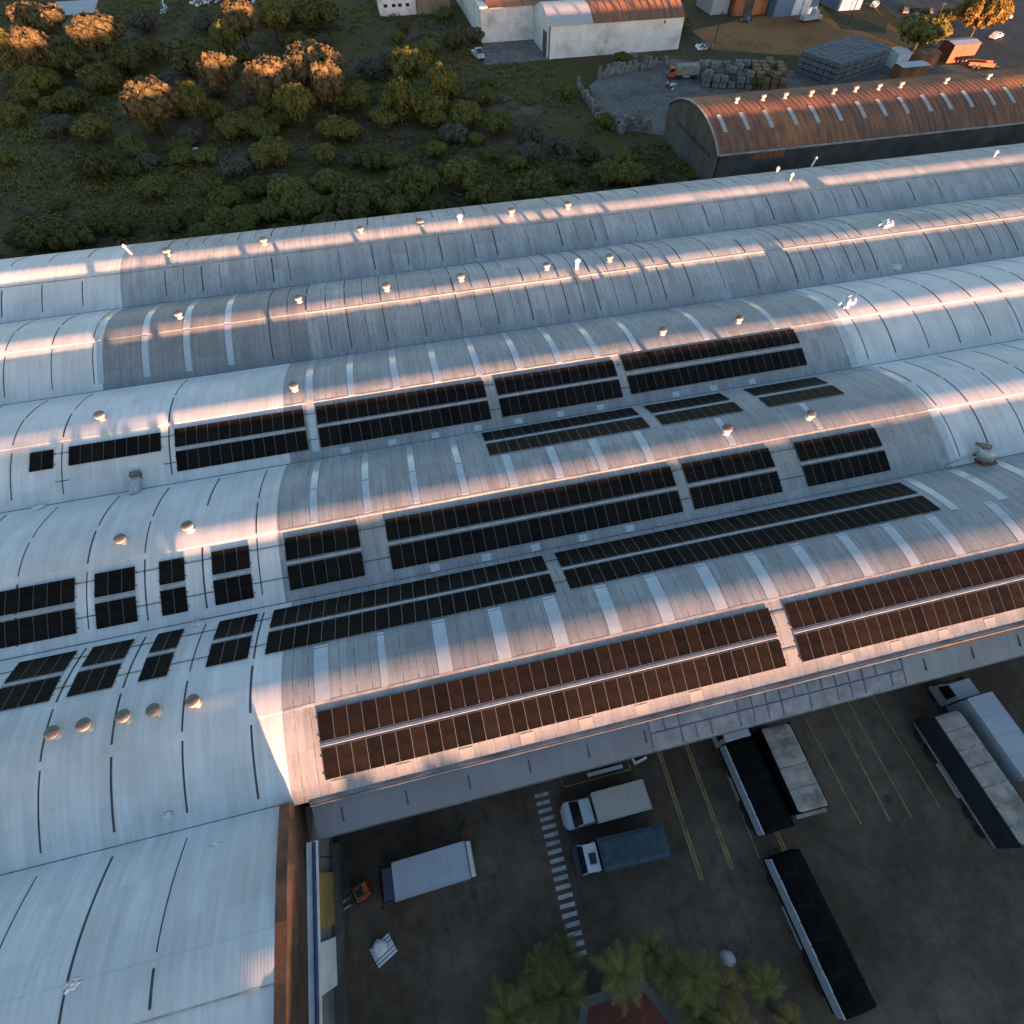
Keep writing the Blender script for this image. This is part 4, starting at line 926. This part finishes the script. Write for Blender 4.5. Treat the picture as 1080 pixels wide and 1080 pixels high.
# ------------------------------------------------------------------ small vehicles far away
def car(label,loc,rz,mat,name='parked_car',cat='car',cab=False):
    t=thing(name,label,cat,loc,rz)
    mb=MB(); mb.taper(-2.1,2.1,-.85,.85,.3,.85,.05,.08,.03,.03)
    if cab: mb.taper(.1,1.3,-.8,.8,.852,1.65,.12,.4,.1,.1)
    else: mb.taper(-1.6,1.0,-.78,.78,.852,1.42,.35,.65,.12,.12)
    b=mb.build('body',M[mat],t)
    mb=MB()
    if cab: mb.face([(1.31,-.72,.9),(1.31,.72,.9),(.93,.62,1.6),(.93,-.62,1.6)])
    else:
        mb.face([(1.01,-.7,.9),(1.01,.7,.9),(.38,.6,1.39),(.38,-.6,1.39)])
        for s in (-1,1): mb.face([(-1.3,s*.79,.9),(.8,s*.79,.9),(.3,s*.68,1.38),(-1.05,s*.68,1.38)][::s])
    mb.build('windows',M['glass'],b)
    for x in (-1.3,1.35):
        for s in (-1,1): wheel(t,x,s*.75,s,.68)
    return t
car('small white truck with dark grille parked at the corner of the concrete courtyard',(30.9,104.0,0),R(-80),'cab_white','parked_truck','truck',True).scale=(1.15,1.2,1.25)
tr=car('light flatbed truck with a pale blue cab on the orange soil yard',(131.2,112.8,0),R(10),'cab_white','flatbed_truck','truck',True); tr.scale=(1.5,1.25,1.5)
car('white car parked at the edge of the orange soil near the top',(158,121,0),R(40),'cab_white')
car('leftmost of three dark cars parked side by side by the road',(163,114,0),R(70),'steel_dark')
car('middle of three dark cars parked side by side by the road',(166.4,113,0),R(70),'steel_dark')
car('rightmost of three dark cars parked side by side by the road',(169.8,112,0),R(70),'steel_dark')
car('white car driving on the road at the top right',(189,103.,0),R(140),'cab_white')
car('pale car parked by the road right of the autumn tree',(173.5,88.,0),R(20),'pale')
lor=truck('old_lorry','old pale lorry with an orange tail standing before the tan pallet rows','truck',(77.5,79.,0),R(170),5.5,2.3,.9,2.6,'tarp_pale',True,1.6,2.2,'orange')
mb=MB(); mb.box(-3,3,-1.1,1.1,.55,.9); mb.box(-3,3,-1.1,-1.0,.9,1.3); mb.box(-3,3,1.0,1.1,.9,1.3); 
t=thing('flat_trailer','dark red flat trailer in front of the red brown hut','trailer',(153.,69.5,0),R(-25)); mb.build('deck',M['brown'],t)
for x in (-1.6,-.4):
    for s in (-1,1): wheel(t,x,s*1.1,s,.9)
mb=MB(); mb.tube((3,0,.6),(4.6,0,.55),.07); mb.build('drawbar',M['steel_dark'],t)

# ------------------------------------------------------------------ stacked blocks and pallets
def pal_mesh(name,mat,w=1.55,d=1.75,h=1.05):
    mb=MB()
    for i in range(3):
        for j in range(2):
            for k in range(2):
                e=random.uniform(-.03,.03)
                mb.box(-w/2+i*w/3+.02,-w/2+(i+1)*w/3-.02,-d/2+j*d/2+.02,-d/2+(j+1)*d/2-.02,.14+k*(h-.14)/2+.012,.14+(k+1)*(h-.14)/2-.012+e*0,0)
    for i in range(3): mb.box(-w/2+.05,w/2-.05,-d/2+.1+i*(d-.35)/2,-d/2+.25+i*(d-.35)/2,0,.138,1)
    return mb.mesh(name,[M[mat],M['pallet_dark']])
PB=[pal_mesh('block_pallet','pallet_grey'),pal_mesh('block_pallet','pallet_grey',1.5,1.7,.98)]
nx,ny,nz=12,6,4
ux=Vector((129.2-110.7,74.4-66.9,0)).normalized(); uy=Vector((-ux.y,ux.x,0))
for i in range(nx):
    for j in range(ny):
        for k in range(nz):
            if k<nz-1 and j>0 and i not in (0,nx-1): continue
            p=Vector((110.2,67.4,0))+ux*(i*1.72)+uy*(j*1.9+.1*(i%2))+Vector((0,0,k*1.07))
            o=link('block_pallet',random.choice(PB),None,p,(0,0,math.atan2(ux.y,ux.x)+random.uniform(-.04,.04)))
            tag(o,'grey pallet of concrete blocks in the big stack behind the rusty barrel warehouse','block pallet','grey concrete block pallets in the big stack')
PT=[pal_mesh('brick_pallet','pallet_tan'),pal_mesh('brick_pallet','rubble')]
ux=Vector((97.6-79,66.8-73.0,0)).normalized(); uy=Vector((-ux.y,ux.x,0)); rnd=random.Random(12)
for i in range(10):
    for j in range(5):
        hh=rnd.choice((1,2,2,3)) if i<6 else rnd.choice((2,3,3))
        tan=(i>=6)
        for k in range(hh):
            if k<hh-1 and j>0 and i not in (0,9): continue
            p=Vector((80.0,72.8,0))+ux*(i*1.95+rnd.uniform(-.15,.15))+uy*(j*2.5+rnd.uniform(-.2,.2))+Vector((0,0,k*1.06))
            o=link('brick_pallet',PT[0] if tan else PT[1],None,p,(0,0,math.atan2(ux.y,ux.x)+rnd.uniform(-.1,.1)))
            if tan: tag(o,'tan pallet of clay bricks in the stacked rows behind the rusty warehouse','brick pallet','tan clay brick pallets in the stacked rows')
            else: tag(o,'weathered grey pallet of rubble blocks in the rows left of the tan bricks','brick pallet','weathered grey pallets in the stacked rows')
def rubble_wall(label,pts,h,seed):
    rnd=random.Random(seed); mb=MB()
    for (a,b) in zip(pts[:-1],pts[1:]):
        a,b=Vector((*a,0)),Vector((*b,0)); L=(b-a).length; d=(b-a)/L; nn=Vector((-d.y,d.x,0)); q=0
        while q<L:
            w=rnd.uniform(.5,1.3); hh=h*rnd.uniform(.35,1.15)
            if rnd.random()>.1: mb.obox(a+d*(q+w/2)+Vector((0,0,hh/2))+nn*rnd.uniform(-.15,.15),d*(w/2*.96),nn*rnd.uniform(.22,.5),Vector((rnd.uniform(-.1,.1),rnd.uniform(-.1,.1),hh/2)))
            q+=w
    o=mb.build('ruined_wall',M['rubble']); tag(o,label,'ruined wall'); return o
rubble_wall('broken block wall along the left edge of the gravel lot',[(50.5,80),(49.5,68),(49.2,60)],1.7,1)
rubble_wall('broken block wall along the back of the gravel lot below the white barn',[(55.5,83.),(66,86.5),(76,88.5)],2.2,2)
rubble_wall('crumbling roofless block walls left of the rusty warehouse gable',[(49.2,59),(51.5,53),(55,55.5),(57.5,52.5),(57,58)],2.6,3)
def heap(label,name,x,y,w,h,mats,seed,cat,n=40):
    rnd=random.Random(seed); mb=MB()
    for i in range(n):
        r=abs(rnd.gauss(0,.42)); a=rnd.uniform(0,6.28); px,py=r*w*math.cos(a),r*w*math.sin(a); z=max(.05,h*(1-r)*rnd.random())
        ax=Vector((rnd.uniform(-1,1),rnd.uniform(-1,1),rnd.uniform(-.4,.4))).normalized(); ay=ax.orthogonal().normalized(); az=ax.cross(ay)
        s=w*.16
        mb.obox((px,py,z),ax*rnd.uniform(.5,1.5)*s,ay*rnd.uniform(.3,.9)*s,az*rnd.uniform(.1,.5)*s,rnd.randrange(len(mats)))
    o=mb.build(name,[M[m] for m in mats],None,(x,y,0)); tag(o,label,cat); return o
heap('white and grey scrap heap at the top left edge of the photo','scrap_heap',-42,168,4.5,3,['pale','wall','white_wall'],1,'scrap heap')
heap('long pale scrap heap at the top edge right of the first heap','scrap_heap',-30,164,4.5,2.5,['pale','white_wall','black'],2,'scrap heap',60)
heap('small pale scrap heap below the long heap at the top left','scrap_heap',-26.5,152,2.6,2.6,['pale','wall'],3,'scrap heap',26)
heap('lone white scrap pile standing left of the heaps at the top left','scrap_heap',-52,161,2.0,3,['pale','bluewall'],4,'scrap heap',22)
heap('dark rubble heap between the crumbling walls','rubble_heap',53.5,56.,2.0,1.6,['rubble','black'],5,'rubble heap')
heap('pale rubble heap in the field behind the pallet rows','rubble_heap',86,84.5,3.0,1.3,['pale','rubble'],6,'rubble heap')
heap('rusty scrap heap on the gravel beside the old lorry','scrap_heap',71.5,74,2.2,1.4,['rust','steel_dark','galv'],21,'scrap heap',30)
heap('pale timber heap between the tan bricks and the big block stack','timber_heap',99.5,74,2.4,1.6,['tan','pale','bark'],22,'timber heap',30)
heap('low grey rubble strip in front of the big block stack','rubble_heap',118,64.5,2.6,1.0,['rubble','pallet_dark'],23,'rubble heap',30)
heap('brown scrap heap between the big block stack and the white hut','scrap_heap',129.5,80.5,2.2,1.6,['rust2','brown','galv'],24,'scrap heap',30)
heap('dark junk heap at the corner of the orange soil by the brown shed','scrap_heap',112,116,2.6,1.4,['steel_dark','rust','bluewall'],25,'scrap heap',30)
heap('scattered pale blocks on the weedy verge right of the white barn','rubble_heap',91,98,3.2,.7,['rubble','pale'],26,'rubble heap',24)
heap('grey debris along the foot of the white barn','rubble_heap',70,95.5,2.6,.8,['rubble','wall'],27,'rubble heap',24)
for k,(x,y,h) in enumerate(((94.5,99,7.),(140,107,7.5),(155,92,7.5))):
    t=thing('utility_pole',('thin pole on the weedy verge right of the white barn','thin pole standing on the orange soil yard','thin pole between the soil yard and the road')[k],'pole',(x,y,0)); mb=MB(); mb.tube((0,0,0),(0,0,h),.13,.09,n=7); mb.build('shaft',M['bark'],t); mb=MB(); mb.box(-.7,.7,-.05,.05,h-.6,h-.48); mb.build('crossarm',M['bark'],t)
mb=MB(); mb.lathe([(.2,0),(.6,.15),(.62,.35),(.2,.5)],14); o=mb.build('field_tarp',M['pale'],None,(-35.5,64.,0),(0,0,.3)); o.scale=(2.2,1.0,.8); tag(o,'small white covered object alone in the scrub at the left','tarp')
t=thing('parked_boat','blue and white upturned boat hull between the pallets and the rusty roof','boat',(99.5,60.5,0),R(-10))
mb=MB(); sec=[(-3,.3,.5),(-2.4,.85,.75),(0,1.05,.85),(2.,.9,.85),(3.4,.12,.9)]
for (a,b) in zip(sec[:-1],sec[1:]):
    mb.face([(a[0],-a[1],a[2]),(b[0],-b[1],b[2]),(b[0],b[1],b[2]),(a[0],a[1],a[2])]); 
    for s in (-1,1): mb.face([(a[0],s*a[1],a[2]),(b[0],s*b[1],b[2]),(b[0],s*b[1]*.3,.05),(a[0],s*a[1]*.3,.05)][::s])
mb.build('hull',M['bluewall'],t)
mb=MB(); mb.taper(-2.4,1.6,-.7,.7,.87,1.1,.2,.5,.15,.15); mb.build('deck',M['pale'],t)

# ------------------------------------------------------------------ trees and scrub
def crown_mesh(seed, mat, nl=22, leaves=230, ls=.088, flat=.98):
    """unit crown (radius about 1, base at z=0): a dome of leafy lobes with gaps between them"""
    rnd=random.Random(seed); mb=MB(); lobes=[]
    for i in range(nl):
        a=i*2.39996+rnd.uniform(-.35,.35); u=(i+.5)/nl; r=.80*math.sqrt(u)*rnd.uniform(.88,1.08); z=.16+.60*math.sqrt(max(0,1-(r/.92)**2 if r<.92 else 0))
        lobes.append((Vector((r*math.cos(a),r*math.sin(a),z*flat*rnd.uniform(.85,1.08))),rnd.uniform(.20,.33)))
    lobes.append((Vector((0,0,.42)),.5)); lobes.append((Vector((.2,.1,.36)),.5)); lobes.append((Vector((-.2,-.15,.36)),.5))
    for c,r in lobes:
        for k in range(leaves):
            d=Vector((rnd.gauss(0,1),rnd.gauss(0,1),rnd.gauss(.25,1))).normalized(); p=c+Vector((d.x,d.y,d.z*.85))*r*(.55+.45*rnd.random()**.5)
            if p.z<.03: continue
            nrm=(d+Vector((rnd.gauss(0,.45),rnd.gauss(0,.45),rnd.gauss(.3,.45)))).normalized(); u=nrm.orthogonal().normalized(); w=nrm.cross(u); t=rnd.uniform(0,6.28)
            u,w=u*math.cos(t)+w*math.sin(t),w*math.cos(t)-u*math.sin(t); s=ls*rnd.uniform(.5,1.2)
            mb.face([p-u*s,p+w*s*.65,p+u*s,p-w*s*.65])
    return mb.mesh('crown',M[mat])
CR={k:[crown_mesh(i*7+j,m) for j in range(3)] for i,(k,m) in enumerate((('green','leaf_green'),('dark','leaf_dark'),('grey','leaf_grey'),('dry','leaf_dry'),('ochre','leaf_ochre')))}
def trunk_mesh(seed):
    rnd=random.Random(seed); mb=MB(); p=Vector((0,0,-.1)); q=Vector((rnd.uniform(-.06,.06),rnd.uniform(-.06,.06),.42)); mb.tube(p,q,.07,.05,n=7,caps=False)
    for i in range(5):
        a=6.28*i/5+rnd.uniform(-.4,.4); e=q+Vector((.5*math.cos(a),.5*math.sin(a),rnd.uniform(.3,.6))); m2=q.lerp(e,.5)+Vector((0,0,.05)); mb.tube(q,m2,.04,.028,n=5,caps=False); mb.tube(m2,e,.028,.008,n=5,caps=False)
    return mb.mesh('trunk',M['bark'])
TR=[trunk_mesh(i) for i in range(4)]
TREES=[(-75.8,131.4,5.26,9.75,'ochre'),(-59.5,117.2,4.52,9.75,'ochre'),(-78.2,115.2,2.68,8.35,'dry'),(-71.7,110.2,3.11,9.75,'ochre'),(-77.4,113.7,4.85,5.6,'green'),(-41,71.2,4.12,9.75,'ochre'),(-34,73.4,2.73,8.35,'dry'),(-28.9,85.5,2.9,9.75,'ochre'),(-18.1,78.5,4.4,9.75,'ochre'),(-9.6,85.5,5.54,9.75,'ochre'),(-6.4,73.8,3.03,9.75,'ochre'),(-30.2,111.9,2.52,8.35,'dry'),(-26.6,121.1,4.21,9.75,'ochre'),(-19.4,127.2,4.37,8.35,'dry'),(-13.6,67.7,2.93,8.35,'dry'),(-36.4,103,6.48,7.5,'dark'),(-32,78.2,3.06,3.5,'green'),(-54.2,73,3.72,4.3,'green'),(-46.9,66.7,2.44,2.8,'green'),(-70.7,100.5,4.61,5.3,'green'),(-57.6,99.9,4.66,5.4,'dark'),(-72.9,85.3,3.02,3.5,'green'),(-35.9,58,2.36,2.7,'green'),(-31.5,57.4,2.37,2.7,'green'),(-50.6,56,3.79,4.4,'dark'),(-25.6,50.9,3.06,3.5,'grey'),(-19,53.5,3.9,4.5,'green'),(-15.8,37,3.92,4.5,'green'),(-12.9,32.5,3.15,3.6,'green'),(-23.1,32.7,2.43,2.8,'green'),(-30,44.7,2.21,2.6,'green'),(-26.5,39,2.86,3.3,'green'),(-53.5,31.4,3.91,4.5,'dark'),(-48.9,34.9,1.7,2,'dark'),(-69,65.3,1.97,2.3,'green'),(-43.4,74.4,2.75,3.2,'green'),(-26.3,68.1,3.55,4.1,'green'),(-20.8,65.8,2.92,3.4,'green'),(-6.8,63.2,3.34,3.9,'green'),(-8.8,135.7,5.64,6.5,'dark'),(-40.3,82.1,3.52,4.1,'green'),(-18.5,80.4,4.02,4.6,'green'),(-8.8,80.8,4.07,4.7,'green'),(11.8,84.6,3.99,8.35,'dry'),(16.9,71.7,2.65,8.35,'dry'),(13.1,69,4.8,5.6,'green'),(7.1,69.7,3.93,4.5,'green'),(3.6,66.4,3.01,3.5,'green'),(13.7,64.6,2.81,3.2,'green'),(17.8,63.9,1.74,2,'green'),(26.7,73.3,2.74,3.2,'green'),(26.2,58.1,3.39,3.9,'green'),(20.6,63.2,3.66,4.2,'green'),(-1.9,77.3,4.25,4.9,'green'),(5.8,34.7,4.51,5.2,'green'),(14.6,36.8,4.26,4.9,'green'),(20.9,54.4,1.67,1.9,'green'),(22.4,46.4,1.8,2.1,'green'),(26.8,29.4,3.8,4.4,'green'),(34.4,34,2.83,3.3,'dark'),(41.5,32.8,3.03,3.5,'green'),(-3.6,30.4,4.68,5.4,'dark'),(-4.5,61.7,3.12,3.6,'green'),(50,31.1,2.47,2.9,'dark'),(7.2,66,2.55,8.35,'dry'),(-21.6,42.2,2.57,3,'dark'),(-18.9,33.3,2.45,2.8,'green'),(-9,40.6,2.95,3.4,'green'),(-9.5,52.6,2.76,3.2,'green'),(-34.9,33.3,2.73,3.2,'dark'),(-42.6,34,2.38,2.8,'dark'),(-55.4,44.4,1.61,1.9,'dark'),(-58.2,33.2,2.31,2.7,'dark'),(-9.6,26.1,2.71,3.1,'dark'),(8.9,28.6,2.48,2.9,'dark'),(20.7,28.7,2.88,3.3,'dark'),(33.2,27,2.18,2.5,'dark'),(47.2,38.6,2.37,2.7,'green'),(-68.5,111.8,5.33,6.2,'dark'),(-54.1,111,4.43,5.1,'dark'),(-48.7,117.6,4.07,4.7,'dark'),(-61.6,89.9,3.56,4.1,'dark'),(-62,77.2,2.94,3.4,'grey'),(-41.7,94.6,3.72,4.3,'grey'),(-16.8,138.4,3.99,4.6,'dark'),(-32.9,90.9,3.24,3.7,'grey'),(-23.8,83.5,3.16,3.7,'grey'),(-54.5,142.5,3.91,4.5,'grey'),(-38.4,139,3.37,3.9,'grey'),(8.3,97.9,3.73,4.3,'grey'),(26.4,111,3.21,3.7,'dark'),(3,94.7,3.42,4,'grey'),(32.1,115,2.74,3.2,'grey'),(-35.4,67.6,2.48,2.9,'grey'),(31.7,51.9,2.9,3.4,'grey'),(36.4,47.2,2.44,2.8,'grey'),(40.7,42.1,2.39,2.8,'dark'),(26.4,42,1.96,2.3,'green'),(49.5,56.5,2.17,2.5,'green'),(143,82,5.2,7.5,'dry'),(164,87,5,10,'ochre'),(168.5,102.7,2.65,3.1,'dark'),(130.6,81,2.63,3,'dark'),(64.9,90.6,2.31,2.7,'green'),(45.6,73.1,1.83,2.8,'green'),(90.2,111.2,2.56,3,'green'),(90.7,69.3,1.89,2.8,'green'),(45.4,31.2,3.06,3.5,'green'),(-56.1,20.4,2.07,2.4,'dark'),(-18.6,19.4,1.85,2.1,'dark'),(-15.5,20.9,2.96,3.4,'dark'),(8.4,19.8,1.4,1.6,'green'),(-38.1,21.5,3.17,3.6,'dark'),(-29,35.3,2.37,2.7,'dark'),(48,24.6,1.44,1.7,'dark'),(-43.1,20.2,1.52,1.7,'green'),(18.7,18.7,2.04,2.3,'green'),(-7.2,23.3,2.27,2.6,'dark'),(-55.5,35.5,1.44,1.7,'green'),(34.3,17.8,2.82,3.2,'green'),(-48.4,22.1,2.88,3.3,'dark'),(-22.7,24.1,2.34,2.7,'dark'),(-49.7,31.3,2.84,3.3,'green'),(-23.2,28.8,3.05,3.5,'green'),(-30.6,30.5,1.57,1.8,'green'),(-27.1,32.3,2.53,2.9,'green'),(51.6,20.5,1.49,1.7,'grey'),(-1.2,25,1.83,2.1,'grey'),(-45.4,35.6,2.55,2.9,'dark'),(2.3,20,3.01,3.5,'dark'),(-49.8,25.5,1.67,1.9,'dark'),(-28.4,25.9,3.2,3.7,'dark'),(50.7,35.3,2.53,2.9,'dark'),(36.9,20.8,2.29,2.6,'grey'),(27.2,33.5,2.05,2.4,'green'),(17.2,29.8,2.77,3.2,'green'),(1.8,29.9,2.9,3.3,'green'),(-60.7,27.6,1.85,2.1,'green'),(-9.2,32.6,2.57,3,'green'),(32.4,24,2.92,3.4,'dark'),(-1.7,20.6,2.91,3.3,'dark'),(29.7,45.4,2.46,2.8,'grey'),(3.8,46.5,2.63,3,'green'),(29,83,1.7,2,'dark'),(-36.7,82.5,2.27,2.6,'grey'),(-42.3,58.3,2.08,2.4,'grey'),(-39.6,45.8,2.69,3.1,'green'),(-45,55.5,1.9,2.2,'dark'),(20,69.1,2.39,2.7,'green'),(-3.8,50.5,1.93,2.2,'grey'),(16.4,56.1,2.86,3.3,'grey'),(-17.3,42.8,2.47,2.8,'grey'),(-9.2,45.6,1.64,1.9,'green'),(-36.9,63.2,2.51,2.9,'dark'),(-9,70,2.09,2.4,'dark'),(-0.3,48.5,3.17,3.6,'dark'),(-21.9,80.6,1.66,1.9,'green'),(-23,73.5,2.89,3.3,'green'),(19.8,78.3,3.01,3.5,'green'),(12,50.4,2.36,2.7,'green'),(1,71.1,1.45,1.7,'green'),(-17.9,71.8,2.46,2.8,'green'),(-44.8,62.6,2.63,3,'green'),(17.7,111.8,1.43,1.6,'dark'),(-14.6,119.1,3.12,3.6,'dark'),(14.5,126.9,2.26,2.6,'dark'),(18.9,107.7,2.76,3.2,'green'),(12,119.4,2.18,2.5,'green'),(-8.7,108.1,1.96,2.3,'dark'),(-27.4,112,2.3,2.6,'green'),(-20.8,105.7,2.37,2.7,'green'),(-72.5,95.7,2.88,3.3,'green'),(27.7,134.9,2.66,3.1,'green'),(-66.4,90.2,2.51,2.9,'green'),(-1.6,90.9,1.93,2.2,'dark'),(-63.5,115.1,2.15,2.5,'dark'),(-7.4,122,1.9,2.2,'grey')]

def bandname(x,y):
    if x>62: return 'behind the rusty warehouse'
    if y<40: return 'nearest the factory roof'
    if y<62: return 'in the lower scrub field'
    if y<82: return 'in the upper scrub field'
    if y<105: return 'in the far scrub field'
    return 'beyond the scrub field'
KN={'ochre':('tall tree with sunlit orange crown','tree'),'dry':('tall olive tree with sunlit top','tree'),'green':('dull green bushy tree','bush'),'dark':('dark green bushy tree','bush'),'grey':('greyish brown bare bush','bush')}
cnts={}
for (x,y,r,h,k) in sorted(TREES,key=lambda t:t[0]):
    key=(k,bandname(x,y)); cnts[key]=cnts.get(key,0)+1
idx={}
for q,(x,y,r,h,k) in enumerate(sorted(TREES,key=lambda t:t[0])):
    bn=bandname(x,y); key=(k,bn); i=idx.get(key,0); idx[key]=i+1
    lab=KN[k][0]+' '+bn
    if cnts[key]>1: lab+=', %s from the left'%ORD[i] if i<38 else ', near its right end'
    t=thing('tree' if KN[k][1]=='tree' else 'bush',lab,KN[k][1],(x,y,0),random.uniform(0,6.28),'trees and bushes of the scrub land')
    tall=k in ('ochre','dry')
    ch=h*(.70 if tall else .94); z0=h-ch; r*=(1.36 if tall else 1.08)
    mk={'ochre':'dry','dry':'green','green':'green','dark':'dark','grey':'grey'}[k]
    if x>140 and k=='ochre': mk='ochre'
    c=link('crown',random.choice(CR[mk]),t,(0,0,z0)); c.scale=(r*random.uniform(.92,1.08),r*random.uniform(.92,1.08),ch*1.02)
    b=link('trunk',random.choice(TR),t); b.scale=(r*.8,r*.8,(z0+ch*.35)*1.3)

t=thing('tree','tall unseen tree added south of the brick parapet to shade the roof corner','tree',(-8.,-112,0),0)  # unseen tree, added to keep sun off the western vault's corner
c=link('crown',CR['green'][0],t,(0,0,5.)); c.scale=(6.2,5.,7.1); b=link('trunk',TR[0],t); b.scale=(4,4,9)
for k,(x,y,r,h) in enumerate(((1.5,-105,3.6,9.15),(6.5,-103,2.6,8.95))):  # two more unseen trees, added to shade the left end of the eave
    t=thing('tree',('broad','slim')[k]+' unseen tree added south of the yard palms to shade the eave','tree',(x,y,0),k)
    c=link('crown',CR['green'][1],t,(0,0,2.5)); c.scale=(r,r,h-2.5); b=link('trunk',TR[1],t); b.scale=(3,3,6)
# low ground cover nobody could count
rnd=random.Random(99); mb=MB()
def tuft(x,y,r,h,m,n):
    for k in range(n):
        a=rnd.uniform(0,6.28); q=math.sqrt(rnd.random())*r; p=Vector((x+q*math.cos(a),y+q*math.sin(a),h*(1-(q/r)**2)*rnd.uniform(.4,1)))
        nrm=Vector((rnd.gauss(0,.6),rnd.gauss(0,.6),1)).normalized(); u=nrm.orthogonal().normalized(); w=nrm.cross(u); t=rnd.uniform(0,6.28)
        u,w=u*math.cos(t)+w*math.sin(t),w*math.cos(t)-u*math.sin(t); s=rnd.uniform(.14,.34)
        mb.face([p-u*s,p+w*s*.6,p+u*s,p-w*s*.6],m)
from mathutils import noise as mn
cnt=0
while cnt<6200:
    x=rnd.uniform(-115,60); y=15.6+(rnd.random()**1.2)*190
    if x>47 and y>48: continue
    if 30<x<84 and 97<y: continue
    d=mn.noise(Vector((x*.045,y*.045,1.3)))
    if d<-.12 and rnd.random()<.8: continue
    r=rnd.uniform(.5,1.5)*(1.25 if d>.15 else 1); m=0 if d>.1 else rnd.choice((0,1,2,2))
    hh=rnd.uniform(.3,1.1)*(1.7 if y<34 and rnd.random()<.5 else 1); tuft(x,y,r,hh,m,int(14+13*r)); cnt+=1
o=mb.build('undergrowth',[M['leaf_green'],M['leaf_dark'],M['leaf_grey']]); tag(o,'low tangled weeds and brush covering the scrub field','undergrowth',None,'stuff')

# ------------------------------------------------------------------ light
SUN_AZ=R(13.2); SUN_EL=R(1.25)
tosun=Vector((math.sin(SUN_AZ)*math.cos(SUN_EL),-math.cos(SUN_AZ)*math.cos(SUN_EL),math.sin(SUN_EL)))
sd=bpy.data.lights.new('sun','SUN'); sd.energy=4.0; sd.angle=R(.9); sd.color=(1.,.47,.26)
so=bpy.data.objects.new('sun',sd); COL.objects.link(so); so.rotation_euler=(-tosun).to_track_quat('-Z','Y').to_euler(); so.location=(20,-120,40)
w=bpy.data.worlds.new('World'); scn.world=w; w.use_nodes=True; nt=w.node_tree; bg=nt.nodes['Background']
sky=nt.nodes.new('ShaderNodeTexSky'); sky.sky_type='NISHITA'; sky.sun_disc=False; sky.sun_elevation=SUN_EL; sky.sun_rotation=R(180-13.2); sky.air_density=1.0; sky.dust_density=.5; sky.ozone_density=1.75
nt.links.new(sky.outputs[0],bg.inputs['Color']); bg.inputs['Strength'].default_value=.15
# ------------------------------------------------------------------ camera
cam=bpy.data.cameras.new('camera'); co=bpy.data.objects.new('camera',cam); COL.objects.link(co); scn.camera=co
cam.sensor_width=36; cam.sensor_fit='HORIZONTAL'; cam.lens=36*555/1080; cam.clip_end=2500; cam.clip_start=.5
rt=Vector((.9738824,-.22702163,.00377553)); up=Vector((.1868529,.81079092,.55471081)); fw=Vector((.12899251,.53951762,-.83203466))
co.matrix_world=Matrix(((rt.x,up.x,-fw.x,0),(rt.y,up.y,-fw.y,-66.5935),(rt.z,up.z,-fw.z,47.955),(0,0,0,1)))
scn.view_settings.view_transform='Standard'; scn.view_settings.look='None'; scn.view_settings.exposure=3.0; scn.view_settings.gamma=1
scn.render.resolution_x=1024; scn.render.resolution_y=1024
scn.render.engine='CYCLES'
